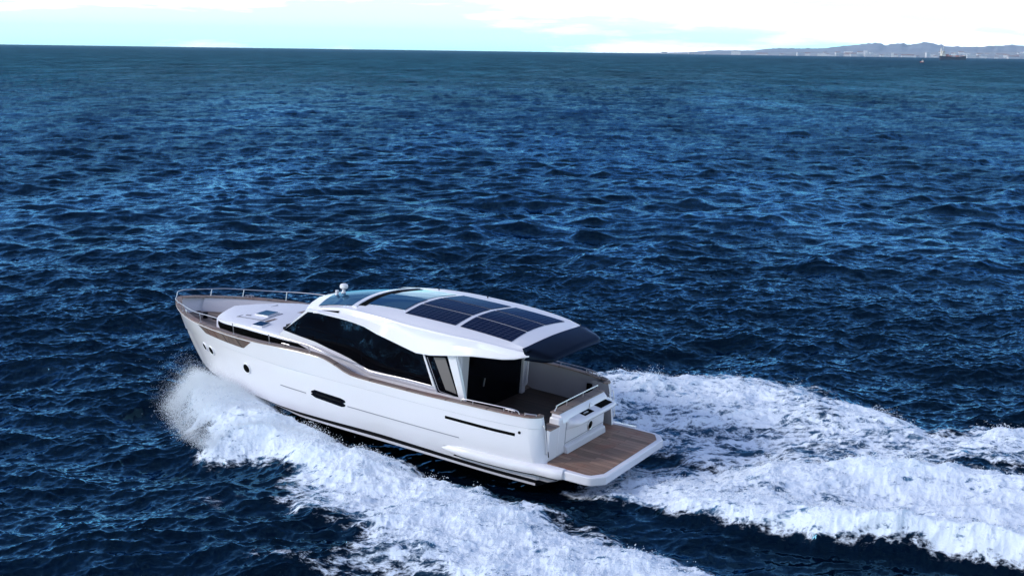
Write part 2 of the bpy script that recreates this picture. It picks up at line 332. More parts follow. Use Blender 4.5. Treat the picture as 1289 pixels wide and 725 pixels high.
def sea(x, y, r):
    H, Fm, calm = wake(x, y); k = (1 - .75 * calm).astype(np.float32)
    fa = k * (1 - sst(900, 2600, r)); fb = k * (1 - sst(260, 700, r)); fc = k * (1 - sst(45, 85, r))
    z = samp(TA[0], TA[3], x, y) * fa; dx = samp(TA[1], TA[3], x, y) * fa; dy = samp(TA[2], TA[3], x, y) * fa
    for T, f, q in ((TB, fb, 1.15), (TC, fc, 1.4)):
        s = f > 0.001
        if s.any():
            z[s] += samp(T[0], T[3], x[s], y[s]) * f[s] * q; dx[s] += samp(T[1], T[3], x[s], y[s]) * f[s] * q; dy[s] += samp(T[2], T[3], x[s], y[s]) * f[s] * q
    ch = -1.0
    return x + ch * dx, y + ch * dy, z + H, Fm
QUICK = False
def radii():
    r = [9.0]
    while r[-1] < 16500:
        q = r[-1]; d = .052 if q < 46 else min(.052 * (q / 46) ** 1.9, 1e9) if q < 120 else max(.32, q * q / 42000) if q < 600 else q * q / 42000 if q < 3000 else q * .09
        r.append(q + d * (2 if QUICK else 1))
    return np.array(r)
rad = radii()
na = 700 if QUICK else 1300
inner = np.linspace(-.47, .47, na); side_a = .47 + np.cumsum(np.linspace(.001, .02, 44)); ang = np.concatenate([-side_a[::-1], inner, side_a])
AA, RR = np.meshgrid(ang.astype(np.float32), rad.astype(np.float32)); gx = (RR * np.sin(AA)).ravel(); gy = (RR * np.cos(AA)).ravel()
vx, vy, vz, foam = sea(gx, gy, RR.ravel())
nr, nc = len(rad), len(ang)
idx = np.arange(nr * nc, dtype=np.int32).reshape(nr, nc)
quads = np.stack([idx[:-1, :-1], idx[:-1, 1:], idx[1:, 1:], idx[1:, :-1]], -1).reshape(-1, 4)

def water_mat():
    m = bpy.data.materials.new('sea_water'); m.use_nodes = True
    nt = m.node_tree; N = nt.nodes.new; L = nt.links.new; b = nt.nodes['Principled BSDF']; out = nt.nodes['Material Output']
    def math_(op, a, c=None, v=None):
        n = N('ShaderNodeMath'); n.operation = op
        L(a, n.inputs[0])
        if c is not None: L(c, n.inputs[1])
        if v is not None: n.inputs[1].default_value = v
        return n.outputs[0]
    tc = N('ShaderNodeTexCoord'); geo = N('ShaderNodeNewGeometry')
    # deep water
    b.inputs['Base Color'].default_value = (0.0003, 0.0030, 0.0085, 1); b.inputs['Roughness'].default_value = 0.09; b.inputs['IOR'].default_value = 1.333
    b.inputs['Specular IOR Level'].default_value = 0.40; b.inputs['Specular Tint'].default_value = (0.45, 0.78, 1.0, 1)
    # cat's-paw ripples below the mesh's resolution: the normal is stirred by fine noise
    mp = N('ShaderNodeMapping'); mp.inputs['Rotation'].default_value = (0, 0, WIND); mp.inputs['Scale'].default_value = (1.0, .55, 1.0); L(tc.outputs['Object'], mp.inputs['Vector'])
    acc = None
    for sc_, amp in ((2.2, .16), (7.0, .17)):
        n = N('ShaderNodeTexNoise'); n.inputs['Scale'].default_value = sc_; n.inputs['Detail'].default_value = 3; n.inputs['Roughness'].default_value = .6; L(mp.outputs[0], n.inputs['Vector'])
        s = N('ShaderNodeVectorMath'); s.operation = 'SUBTRACT'; L(n.outputs['Color'], s.inputs[0]); s.inputs[1].default_value = (.5, .5, .5)
        k = N('ShaderNodeVectorMath'); k.operation = 'MULTIPLY'; L(s.outputs[0], k.inputs[0]); k.inputs[1].default_value = (amp * 2, amp * 2, 0)
        if acc is None: acc = k.outputs[0]
        else:
            a = N('ShaderNodeVectorMath'); a.operation = 'ADD'; L(acc, a.inputs[0]); L(k.outputs[0], a.inputs[1]); acc = a.outputs[0]
    rip = N('ShaderNodeAttribute'); rip.attribute_name = 'ripple'       # where the sheet is coarse its lost slopes return as ripple
    sc = N('ShaderNodeVectorMath'); sc.operation = 'SCALE'; L(acc, sc.inputs[0]); L(rip.outputs['Fac'], sc.inputs['Scale'])
    a = N('ShaderNodeVectorMath'); a.operation = 'ADD'; L(geo.outputs['Normal'], a.inputs[0]); L(sc.outputs[0], a.inputs[1])
    nn = N('ShaderNodeVectorMath'); nn.operation = 'NORMALIZE'; L(a.outputs[0], nn.inputs[0]); L(nn.outputs[0], b.inputs['Normal'])
    b.inputs['Specular IOR Level'].default_value = 0.0
    fr = N('ShaderNodeFresnel'); fr.inputs['IOR'].default_value = 1.333; L(nn.outputs[0], fr.inputs['Normal'])
    gl = N('ShaderNodeBsdfGlossy'); gl.inputs['Color'].default_value = (0.21, 0.57, 0.90, 1); gl.inputs['Roughness'].default_value = .06; L(nn.outputs[0], gl.inputs['Normal'])
    deep = N('ShaderNodeMixShader')
    lim = N('ShaderNodeMapRange'); L(rip.outputs['Fac'], lim.inputs['Value']); lim.inputs['From Min'].default_value = 1.0; lim.inputs['From Max'].default_value = 2.5; lim.inputs['To Min'].default_value = .42; lim.inputs['To Max'].default_value = .115   # far off, waves hide their own bright backs
    gmap = N('ShaderNodeMapping'); gmap.inputs['Scale'].default_value = (.030, .012, 1); L(tc.outputs['Object'], gmap.inputs['Vector'])
    gn = N('ShaderNodeTexNoise'); gn.inputs['Scale'].default_value = 1.0; gn.inputs['Detail'].default_value = 7; gn.inputs['Roughness'].default_value = .62; L(gmap.outputs[0], gn.inputs['Vector'])
    gr = N('ShaderNodeMapRange'); gr.inputs['From Min'].default_value = .3; gr.inputs['From Max'].default_value = .7; gr.inputs['To Min'].default_value = .50; gr.inputs['To Max'].default_value = 1.42; L(gn.outputs['Fac'], gr.inputs['Value'])   # gusts roughen the sea in patches
    gm2 = N('ShaderNodeMapping'); gm2.inputs['Scale'].default_value = (.11, .020, 1); gm2.inputs['Rotation'].default_value = (0, 0, .06); L(tc.outputs['Object'], gm2.inputs['Vector'])
    gn2 = N('ShaderNodeTexNoise'); gn2.inputs['Scale'].default_value = 1.0; gn2.inputs['Detail'].default_value = 5; gn2.inputs['Roughness'].default_value = .7; L(gm2.outputs[0], gn2.inputs['Vector'])
    g2 = N('ShaderNodeMapRange'); g2.inputs['From Min'].default_value = .35; g2.inputs['From Max'].default_value = .65; g2.inputs['To Min'].default_value = .70; g2.inputs['To Max'].default_value = 1.32; L(gn2.outputs['Fac'], g2.inputs['Value'])
    L(math_('MINIMUM', math_('MULTIPLY', math_('MINIMUM', math_('MULTIPLY', fr.outputs[0], v=1.35), lim.outputs[0]), math_('MULTIPLY', gr.outputs[0], g2.outputs[0])), v=.46), deep.inputs[0]); L(b.outputs[0], deep.inputs[1]); L(gl.outputs[0], deep.inputs[2])
    # foam
    at = N('ShaderNodeAttribute'); at.attribute_name = 'foam'; fo = at.outputs['Fac']
    fm = N('ShaderNodeMapping'); fm.inputs['Rotation'].default_value = (0, 0, -YAW); fm.inputs['Scale'].default_value = (.75, 1.25, 1.0); L(tc.outputs['Object'], fm.inputs['Vector'])
    n1 = N('ShaderNodeTexNoise'); n1.inputs['Scale'].default_value = 1.5; n1.inputs['Detail'].default_value = 9; n1.inputs['Roughness'].default_value = .66; n1.inputs['Distortion'].default_value = .7; L(fm.outputs[0], n1.inputs['Vector'])
    n2 = N('ShaderNodeTexNoise'); n2.inputs['Scale'].default_value = 5.5; n2.inputs['Detail'].default_value = 6; n2.inputs['Roughness'].default_value = .6; n2.inputs['Distortion'].default_value = 1.2; L(fm.outputs[0], n2.inputs['Vector'])
    ridge = math_('SUBTRACT', n2.outputs['Fac'], v=.5); ridge = math_('ABSOLUTE', ridge); ridge = math_('MULTIPLY', ridge, v=-3.2); ridge = math_('ADD', ridge, v=.35)   # lacy threads
    t = math_('MULTIPLY', math_('SUBTRACT', n1.outputs['Fac'], v=.5), v=3.2)
    t = math_('ADD', t, math_('MULTIPLY', ridge, v=.75))
    sm_ = N('ShaderNodeMapping'); sm_.inputs['Rotation'].default_value = (0, 0, -YAW); sm_.inputs['Scale'].default_value = (.30, 2.0, 1.0); L(tc.outputs['Object'], sm_.inputs['Vector'])
    n4 = N('ShaderNodeTexNoise'); n4.inputs['Scale'].default_value = 1.3; n4.inputs['Detail'].default_value = 6; n4.inputs['Roughness'].default_value = .6; n4.inputs['Distortion'].default_value = .9; L(sm_.outputs[0], n4.inputs['Vector'])
    t = math_('ADD', t, math_('MULTIPLY', math_('SUBTRACT', n4.outputs['Fac'], v=.5), v=1.9))      # drawn out along the track
    wv = N('ShaderNodeVectorMath'); wv.operation = 'SCALE'; L(n1.outputs['Color'], wv.inputs[0]); wv.inputs['Scale'].default_value = .55
    wa = N('ShaderNodeVectorMath'); wa.operation = 'ADD'; L(fm.outputs[0], wa.inputs[0]); L(wv.outputs[0], wa.inputs[1])
    vo = N('ShaderNodeTexVoronoi'); vo.feature = 'DISTANCE_TO_EDGE'; vo.inputs['Scale'].default_value = 3.1; L(wa.outputs[0], vo.inputs['Vector'])
    vo2 = N('ShaderNodeTexVoronoi'); vo2.feature = 'DISTANCE_TO_EDGE'; vo2.inputs['Scale'].default_value = 8.5; L(wa.outputs[0], vo2.inputs['Vector'])
    cell = math_('ADD', math_('MULTIPLY', math_('MINIMUM', vo.outputs['Distance'], v=.30), v=-1.9), math_('MULTIPLY', math_('MINIMUM', vo2.outputs['Distance'], v=.30), v=-1.0))
    t = math_('ADD', t, math_('ADD', cell, v=.36))      # bubble rafts: a net of white round darker eyes
    val = math_('ADD', math_('MULTIPLY', fo, v=1.38), t)
    mr = N('ShaderNodeMapRange'); mr.interpolation_type = 'SMOOTHSTEP'; mr.inputs['From Min'].default_value = .50; mr.inputs['From Max'].default_value = 1.35; L(val, mr.inputs['Value'])
    gate = N('ShaderNodeMapRange'); gate.inputs['From Min'].default_value = .02; gate.inputs['From Max'].default_value = .18; L(fo, gate.inputs['Value'])
    mask = math_('MULTIPLY', mr.outputs[0], gate.outputs[0])
    # aerated water: paler and greener under and round the foam
    aer = N('ShaderNodeMapRange'); aer.inputs['From Min'].default_value = .42; aer.inputs['From Max'].default_value = 1.0; L(fo, aer.inputs['Value'])
    wc = N('ShaderNodeMixRGB'); wc.inputs['Color1'].default_value = (0.0003, 0.0030, 0.0085, 1); wc.inputs['Color2'].default_value = (0.055, 0.15, 0.26, 1); L(aer.outputs[0], wc.inputs['Fac']); L(wc.outputs[0], b.inputs['Base Color'])
    f = N('ShaderNodeBsdfPrincipled'); f.inputs['Base Color'].default_value = (.81, .89, .97, 1); f.inputs['Roughness'].default_value = .65; f.inputs['Specular IOR Level'].default_value = .25
    n3 = N('ShaderNodeTexNoise'); n3.inputs['Scale'].default_value = 9; n3.inputs['Detail'].default_value = 7; n3.inputs['Roughness'].default_value = .7; L(fm.outputs[0], n3.inputs['Vector'])
    hsum = math_('ADD', math_('MULTIPLY', n3.outputs['Fac'], v=.5), math_('MULTIPLY', n1.outputs['Fac'], v=.9))
    bp = N('ShaderNodeBump'); bp.inputs['Strength'].default_value = .9; bp.inputs['Distance'].default_value = .06; L(hsum, bp.inputs['Height']); L(bp.outputs[0], f.inputs['Normal'])
    mix = N('ShaderNodeMixShader'); L(mask, mix.inputs[0]); L(deep.outputs[0], mix.inputs[1]); L(f.outputs[0], mix.inputs[2]); L(mix.outputs[0], out.inputs['Surface'])
    return m
M['water'] = water_mat()
wme = np_mesh('sea', np.stack([vx, vy, vz], -1), quads, M['water'])
att = wme.attributes.new('foam', 'FLOAT', 'POINT'); att.data.foreach_set('value', foam.astype(np.float32))
att = wme.attributes.new('ripple', 'FLOAT', 'POINT'); att.data.foreach_set('value', (1.0 + 1.5 * sst(math.log(50), math.log(640), np.log(RR.ravel()))).astype(np.float32))
wme.polygons.foreach_set('use_smooth', np.ones(len(quads), bool))
sea_o = bpy.data.objects.new('sea', wme); col.objects.link(sea_o); tag(sea_o, 'dark blue choppy sea streaked white by the wake of the yacht', kind='structure')

# ---------------------------------------------------------------- spray: drops thrown up by the bow and along the breaking crests
def drops(name, P, r, m):
    n = len(P); T = np.array([(1, 1, 1), (1, -1, -1), (-1, 1, -1), (-1, -1, 1)], np.float32) / math.sqrt(3)
    q = rng.standard_normal((n, 4)); q /= np.linalg.norm(q, axis=1, keepdims=True); w, x, y, z = q.T
    Rm = np.stack([np.stack([1 - 2 * (y * y + z * z), 2 * (x * y - z * w), 2 * (x * z + y * w)], -1), np.stack([2 * (x * y + z * w), 1 - 2 * (x * x + z * z), 2 * (y * z - x * w)], -1), np.stack([2 * (x * z - y * w), 2 * (y * z + x * w), 1 - 2 * (x * x + y * y)], -1)], 1)
    V = np.einsum('nij,kj->nki', Rm, T) * r[:, None, None] + P[:, None, :]
    F = np.array([(0, 1, 2), (0, 3, 1), (0, 2, 3), (1, 3, 2)], np.int32); Fq = (np.arange(n, dtype=np.int32)[:, None, None] * 4 + F[None]).reshape(-1, 3)
    me = np_mesh(name, V.reshape(-1, 3), Fq, m); o = bpy.data.objects.new(name, me); col.objects.link(o); return o
def spray_mat():
    m = bpy.data.materials.new('spray_drops'); m.use_nodes = True; nt = m.node_tree; b = nt.nodes['Principled BSDF']; out = nt.nodes['Material Output']
    b.inputs['Base Color'].default_value = (.93, .97, 1.0, 1); b.inputs['Roughness'].default_value = .6; b.inputs['Specular IOR Level'].default_value = .2
    return m
M['spray'] = spray_mat()
def bow_spray(n, s):
    """mist hanging over the bow wave: thin, finest and farthest flung near the stem"""
    a = 13.7 - 7.0 * rng.random(n * 3) ** 1.5; p = rng.uniform(.3, 5.2, n * 3)
    ok = (sdf(a.astype(np.float32), p.astype(np.float32), PORT) > np.where(a < 9.2, .75, -.05)) & (rng.random(len(a)) < np.clip((a - 6.6) / 2.4, 0, 1)); a, p = a[ok][:n], p[ok][:n]; n = len(a)
    fwd = np.clip((a - 8) / 4, 0, 1); wx, wy = from_wake(a, s * p)
    H = wake(wx.astype(np.float32), wy.astype(np.float32))[0] if s > 0 else .35 * fwd
    e = rng.exponential(1.0, n); lift = e * (.04 + .10 * fwd); q = np.abs(rng.standard_normal(n))
    out = np.clip((p - .25 * (13.8 - a) - .3) / 1.5, 0, 1)      # the outer face is blown outward
    p2 = p + q * (.06 + .11 * fwd) * out + lift * .8 * fwd; a2 = a + rng.standard_normal(n) * .06 + .12 * q * fwd * out
    wx, wy = from_wake(a2, s * p2)
    far = np.clip(e / 3, 0, 1)
    return np.stack([wx, wy, H + lift - .02], -1), (.0035 + .009 * rng.random(n) ** 2) * (1 - .45 * far)
Pa, ra = bow_spray(200000, 1); Pb, rb = bow_spray(20000, -1)
def crest_spray(n):
    """small drops standing over the whitest water"""
    out = []; got = 0
    while got < n:
        a = rng.uniform(-11, 9, n * 2).astype(np.float32); p = rng.uniform(-10.5, 11, n * 2).astype(np.float32); x, y = from_wake(a, p); x = x.astype(np.float32); y = y.astype(np.float32)
        H, Fm, _ = wake(x, y); lump = samp(*FB, x, y)
        keep = rng.random(len(a)) < np.clip(Fm - .55, 0, 1) ** 1.5 * (.35 + .65 * (lump > .3)) * 2.0
        x, y, H, lump = x[keep], y[keep], H[keep], lump[keep]; r_ = np.hypot(x, y); xx, yy, zz, _ = sea(x, y, r_)
        out.append(np.stack([xx, yy, zz + np.abs(rng.standard_normal(len(x))) * (.035 + .05 * np.clip(lump, 0, 2))], -1)); got += len(x)
    P = np.concatenate(out)[:n]; return P, .005 + .012 * rng.random(n) ** 2
Pc, rc_ = crest_spray(50000)
sp_o = drops('spray', np.concatenate([Pa, Pb, Pc]), np.concatenate([ra, rb, rc_]), M['spray']); tag(sp_o, 'white spray thrown up by the bow and along the wake', kind='stuff')
# ---------------------------------------------------------------- the motor yacht (x forward from the platform's aft edge, y to port, z up from the platform)
yacht = empty('motor_yacht', (BX, BY, BZ), (0, -TRIM, YAW))
tag(yacht, 'white motor yacht with six solar panels on its roof, speeding through the foam', 'yacht')
sh_y = curve([(1.6, 1.96), (1.88, 2.03), (2.2, 2.11), (3, 2.22), (5, 2.30), (7, 2.32), (9, 2.30), (10, 2.24), (11, 2.12), (12, 1.91), (12.5, 1.77), (13, 1.57), (13.5, 1.30), (14, .96), (14.4, .62), (14.7, .32), (14.9, .02)])
sh_z = curve([(1.6, 1.05), (1.88, 1.05), (3, 1.06), (5, 1.04), (6.4, 1.045), (6.8, 1.07), (7.4, 1.25), (7.8, 1.33), (8.3, 1.335), (9, 1.31), (10, 1.25), (12, 1.20), (13.5, 1.185), (14.9, 1.165)])
k_y = curve([(1.6, 1.99), (3, 2.20), (5, 2.28), (7.7, 2.27), (8.9, 2.23), (10, 2.16), (10.6, 2.09), (11.1, 2.0), (11.7, 1.84), (12.5, 1.56), (13.2, 1.15), (13.9, .62), (14.3, .32), (14.58, .02)])
k_z = curve([(1.6, .80), (7.7, .80), (8.9, .785), (10.6, .815), (11.7, .785), (12.5, .74), (13.2, .63), (13.9, .48), (14.58, .36)])
t_y = curve([(1.6, 1.97), (3, 2.06), (6, 2.10), (8.4, 2.05), (9.1, 2.0), (10.2, 1.84), (11.2, 1.58), (12.4, 1.16), (13.3, .58), (13.7, .26), (13.92, .02)])
t_z = curve([(1.6, -.40), (3, -.385), (5, -.335), (6, -.315), (8, -.36), (9, -.375), (10.2, -.36), (11.2, -.385), (12.4, -.36), (13.3, -.42), (13.92, -.52)])
l_z = curve([(1.6, -.55), (3, -.53), (6, -.49), (8.4, -.495), (9.2, -.43), (10.2, -.385), (11.2, -.40), (12.4, -.375), (13.3, -.435), (13.92, -.54)])
NS = 72
def stations(xs, xe): return [xs + (xe - xs) * (1 - (1 - i / NS) ** 1.35) for i in range(NS + 1)]
XS, XK, XT = stations(1.98, 14.9), stations(1.90, 14.58), stations(1.6, 13.92)
def top_row(i):
    """points of one topside station, sheer to lower edge"""
    S = Vector((XS[i], sh_y(XS[i]), sh_z(XS[i]))); K = Vector((XK[i], k_y(XK[i]), k_z(XK[i]))); T = Vector((XT[i], t_y(XT[i]), t_z(XT[i])))
    out = [S, S.lerp(K, .5) + Vector((0, .012, 0)), K + Vector((0, .018, .010)), K - Vector((0, .032, .014)) * min(1, K.y / .3) * min(1, max(.12, (K.x - 7.2) / 1.5))]
    b = min(1, max(0, (XK[i] - 8) / 4)) * min(1, K.y / .8)
    for u in (.15, .32, .5, .68, .85, 1.0):
        p = K.lerp(T, u); p.y += (.055 - .075 * b) * 4 * u * (1 - u) - .012 * (1 - u); out.append(p)
    return out
rows = [top_row(i) for i in range(NS + 1)]
def hull_y(x, z):
    """half beam of the topside at x, z (away from the stem)"""
    ys, zs = [], []
    for c in range(len(rows[0])):
        X = [r[c].x for r in rows]; ys.append(np.interp(x, X, [r[c].y for r in rows])); zs.append(np.interp(x, X, [r[c].z for r in rows]))
    zs, ys = np.array(zs)[::-1], np.array(ys)[::-1]
    return float(np.interp(z, zs, ys))
def mirror(v): return Vector((v[0], -v[1], v[2]))
mb = MB(); mb.grid(rows); mb.grid([[mirror(p) for p in r] for r in rows])
wing_rows = []
# rounded quarters and the wings that close the hull at the stern
for s in (1, -1):
    qr = []
    for a in np.linspace(0, 1, 7):
        ang = a * math.pi / 2
        row = []
        for p in rows[0]:
            bot = 1 - max(0, min(1, (p.z + .4) / 1.4)); r = .32 - .10 * bot; e = 1.45
            row.append((p.x - r * math.sin(ang) ** e, s * (p.y - .26 * (1 - max(0, math.cos(ang)) ** e)), p.z))
        qr.append(row)
    # inboard return of the wing
    qr.append([(x, s * (abs(y) - .10), z) for (x, y, z) in qr[-1]])
    mb.grid(qr); wing_rows.append([qr[-1], [(x + .5, s * (abs(y) + .04), z) for (x, y, z) in qr[-1]]])
hull = mb.build('hull', M['gel'], yacht, smooth=28)
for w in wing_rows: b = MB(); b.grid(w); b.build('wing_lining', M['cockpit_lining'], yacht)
# lower bands: black recess, white chine strip, black bottom
def band(f0, f1, name, m, dy0=0.0, dy1=0.0):
    b = MB()
    for s in (1, -1):
        b.grid([[Vector((XT[i], s * max(.01, t_y(XT[i]) - dy0 * min(1, t_y(XT[i]))), f0(XT[i]))), Vector((XT[i], s * max(.008, t_y(XT[i]) - dy1 * min(1, t_y(XT[i]))), f1(XT[i])))] for i in range(NS + 1)])
    return b.build(name, m, yacht)
half_z = lambda x: .42 * t_z(x) + .58 * l_z(x)
band(lambda x: t_z(x) + .004, half_z, 'boot_stripe', M['black'], .035, .035)
band(half_z, l_z, 'chine_strip', M['gel'], .005, .02)
kz = curve([(1.6, -.95), (8, -1.15), (11, -1.05), (12.6, -.85), (13.92, -.56)])
b = MB()
for s in (1, -1):
    b.grid([[Vector((XT[i], s * max(.008, t_y(XT[i]) - .02 * min(1, t_y(XT[i]))), l_z(XT[i]))), Vector((XT[i], s * max(.006, t_y(XT[i]) * .93), l_z(XT[i]) - .05)), Vector((XT[i], 0, min(l_z(XT[i]) - .02, kz(XT[i]))))] for i in range(NS + 1)])
x0 = 1.6
b.add([(x0, t_y(x0), l_z(x0)), (x0, 0, kz(x0)), (x0, -t_y(x0), l_z(x0)), (x0, -t_y(x0) + .4, -.05), (x0, t_y(x0) - .4, -.05)], [(0, 1, 2, 3, 4)])
b.build('hull_bottom', M['antifoul'], yacht)
# moulded rail along the after hull
b = MB()
for s in (1, -1):
    rr = []
    for i in range(24):
        u = i / 23; x = 4.1 - u * 3.2
        g = min(1, u * 5) ** .7; e = 1 if u < .93 else math.sqrt(max(.02, 1 - ((u - .93) / .07) ** 2 * .85))
        yb = hull_y(max(x, 1.62), -.15) if x > 1.62 else 1.985
        yo = yb + .115 * g * e; zt, zb = -.05 - .10 * (1 - g), -.245 + .02 * (1 - g)
        zt += .05 * min(1, max(0, (2.2 - x) / 1.3)); zb += .04 * min(1, max(0, (2.2 - x) / 1.3))
        rr.append([(x, s * (yb - .1), zt + .03), (x, s * (yb + .012), zt + .03), (x, s * (yo - .03), zt), (x, s * yo, zt - .035), (x, s * yo, zb + .03), (x, s * (yo - .02), zb), (x, s * (yb - .1), zb)])
    b.grid(rr, close=True, cap=True)
build_each(b, 'hull_fender', M['gel'], yacht, smooth=50)
b = MB()
for s in (1, -1):
    rr = []
    for i in range(20):
        u = i / 19; x = 3.7 - u * 2.7; yb = (hull_y(max(x, 1.62), -.2) if x > 1.62 else 1.985) + .108
        zb = -.245 + .04 * min(1, max(0, (2.2 - x) / 1.3)) - .002
        rr.append([(x, s * (yb - .12), zb - .016), (x, s * yb, zb - .016), (x, s * yb, zb), (x, s * (yb - .12), zb)])
    b.grid(rr, close=True, cap=True)
build_each(b, 'fender_seam', M['black'], yacht)
b = MB()
for s in (1, -1): b.prism([(1.75, s * 1.93, -.40), (1.30, s * 1.93, -.40), (1.05, s * 1.93, -.30), (1.05, s * 1.93, -.26), (1.75, s * 1.93, -.26)], (0, -s * .35, 0))
build_each(b, 'trim_tab', M['grey'], yacht, bevel=.01)

# teak cap rail on the bulwark
b = MB()
def cap_row(x, s, w=.16, t=.035):
    y, z = sh_y(x), sh_z(x)
    d = .02; n = (sh_y(min(x + d, 14.9)) - sh_y(max(x - d, 1.6))) / (min(x + d, 14.9) - max(x - d, 1.6)); l = math.hypot(1, n); nx, ny = -n / l, 1 / l
    w = min(w, y * .8 + .03)
    o = (x + nx * .018, y + ny * .018); i = (x - nx * w, max(.004, y - ny * w))
    return [(o[0], s * o[1], z), (o[0], s * o[1], z + t), (i[0], s * i[1], z + t), (i[0], s * i[1], z)]
for s in (1, -1): b.grid([cap_row(x, s) for x in XS], close=True, cap=True)
for s in (1, -1):   # round the quarters
    rr = []
    for a in np.linspace(0, 1, 8):
        ang = a * math.pi / 2; e = 1.45; sn, cs = math.sin(ang) ** e, max(0, math.cos(ang)) ** e; y0_ = sh_y(1.98) - .26; PQ = lambda rx, ryy: (1.98 - rx * sn, s * (y0_ + ryy * cs))
        (xo, yo), (xi, yi) = PQ(.335, .278), PQ(.19, .12); rr.append([(xo, yo, 1.05), (xo, yo, 1.085), (xi, yi, 1.085), (xi, yi, 1.05)])
    b.grid(rr, close=True, cap=True)
    yq = sh_y(1.98) - .26; b.prism([(1.645, s * yq, 1.05), (1.79, s * yq, 1.05), (1.79, s * (yq - .14), 1.05), (1.66, s * (yq - .12), 1.05)], (0, 0, .035))
b.build('cap_rail', M['teak_cap'], yacht, smooth=40)
# rubbing strake: thin bright line below the cap
b = MB()
for s in (1, -1): b.tube([(x, s * (sh_y(x) + .006), sh_z(x) - .012) for x in XS[:-3]], .012, 6)
build_each(b, 'rub_rail', M['gel'], yacht)

# inner faces of the bulwarks
deck_z = curve([(1.5, .31), (4.2, .32), (4.6, .52), (8, .62), (11, .70), (13, .76), (14.9, .80)])
b = MB()
for s in (1, -1):
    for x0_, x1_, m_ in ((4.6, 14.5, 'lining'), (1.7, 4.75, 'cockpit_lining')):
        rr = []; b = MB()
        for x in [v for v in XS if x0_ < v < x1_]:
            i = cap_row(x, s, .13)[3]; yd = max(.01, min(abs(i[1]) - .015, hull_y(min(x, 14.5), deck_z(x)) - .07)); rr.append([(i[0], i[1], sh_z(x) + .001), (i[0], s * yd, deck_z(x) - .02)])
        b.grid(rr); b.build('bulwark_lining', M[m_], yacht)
b = MB()
rr = []
for x in [4.1] + [v for v in XS if 4.2 < v < 14.45]:
    y = max(.02, min(abs(cap_row(x, 1, .13)[3][1]) - .012, hull_y(x, deck_z(x)) - .07)); rr.append([(x, y * k, deck_z(x)) for k in (-1, -.5, 0, .5, 1)])
b.grid(rr); b.build('deck', M['teak'], yacht)
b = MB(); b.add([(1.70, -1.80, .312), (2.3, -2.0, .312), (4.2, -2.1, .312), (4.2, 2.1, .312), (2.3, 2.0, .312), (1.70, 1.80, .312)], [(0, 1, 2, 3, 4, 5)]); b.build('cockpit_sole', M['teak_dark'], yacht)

# fittings on the topsides, both sides
def on_hull(poly, s, out0, out1):
    P = [(x, s * (hull_y(x, z) + out0), z) for x, z in poly]; Q = [(x, s * (hull_y(x, z) + out1), z) for x, z in poly]
    n = len(P)
    return P + Q, [tuple(range(n, 2 * n))] + [(i, (i + 1) % n, n + (i + 1) % n, n + i) for i in range(n)]
def strip(b, pts, h, s, out=.004):
    """a band of height h following points (x, z) on the hull"""
    rr = []
    for x, z in pts:
        rr.append([(x, s * (hull_y(x, z) - .01), z - h / 2), (x, s * (hull_y(x, z - h / 2) + out), z - h / 2), (x, s * (hull_y(x, z + h / 2) + out), z + h / 2), (x, s * (hull_y(x, z) - .01), z + h / 2)])
    b.grid(rr, close=True, cap=True)
def line(x0, z0, x1, z1, n=14): return [(x0 + (x1 - x0) * i / n, z0 + (z1 - z0) * i / n) for i in range(n + 1)]
for s in (1, -1):
    # teak-lined scoop under the cap rail at the bow
    b = MB(); rr = []
    for i in range(25):
        u = i / 24; x = 12.42 - u * 2.3
        zt = sh_z(x) - .03; zb = .985 - .01 * u
        if x < 10.42: zb = zt - (zt - zb) * max(0, (x - 10.12) / .30)
        if x > 12.1: zb = zt - (zt - zb) * max(.05, (12.42 - x) / .32)
        rr.append([(x, s * (hull_y(x, z) + .004), z) for z in (zt, zt * .66 + zb * .34, zt * .33 + zb * .67, zb)])
    b.grid(rr); b.build('bulwark_inlay', M['teak_inlay'], yacht)
    for (px, pz, pr) in ((12.45, .47, .125), (12.08, .46, .14), (10.42, .40, .155)):
        y = hull_y(px, pz); e = .03
        nx = -(hull_y(px + e, pz) - hull_y(px - e, pz)) / (2 * e); nz = -(hull_y(px, pz + e) - hull_y(px, pz - e)) / (2 * e)
        ax = Vector((nx, 1, nz)).normalized(); ax.y *= s; c = Vector((px, s * y, pz))
        b = MB(); b.lathe([(pr * .78, -.02), (pr * .78, .022), (pr * .88, .032), (pr, .020), (pr * 1.03, -.02)], c, 24, ax); po = b.build('porthole', M['gel'], yacht)
        b = MB(); b.lathe([(pr * .76, -.015), (pr * .76, .026)], c, 24, ax); b.build('pane', M['void'], po)
    # hull window with its lens-shaped ends
    out = [(8.06, .36), (7.95, .415), (7.10, .385), (6.98, .355), (6.955, .30), (7.03, .27), (6.955, .235), (6.98, .19), (7.08, .155), (7.93, .205), (8.06, .25), (8.085, .285), (8.02, .305), (8.085, .325)]
    b = MB(); v, f = on_hull(out, s, -.02, .006); b.add(v, f); hw = b.build('hull_window', M['glass'], yacht)
    b = MB(); inn = [(7.9, .335), (7.12, .30), (7.08, .285), (7.12, .27), (7.9, .30)]; v, f = on_hull(inn, s, 0, .012); b.add(v, f); b.build('window_bar', M['black'], hw)
    b = MB(); strip(b, line(9.15, .255, 8.25, .25), .028, s); strip(b, line(6.9, .215, 3.6, .20), .028, s); build_each(b, 'hull_groove', M['seam'], yacht)
    b = MB(); strip(b, line(9.0, .225, 8.25, .225), .03, s, .012); strip(b, line(6.9, .188, 3.55, .175), .03, s, .012); build_each(b, 'styling_line', M['gel'], yacht)
    b = MB(); strip(b, line(4.0, .635, 2.16, .60), .07, s, .005); b.build('air_intake', M['void'], yacht)
    b = MB(); b.lathe([(.035, -.01), (.035, .008)], (2.06, s * hull_y(2.06, .67), .67), 14, (0, s, 0)); b.build('drain_fitting', M['black'], yacht)

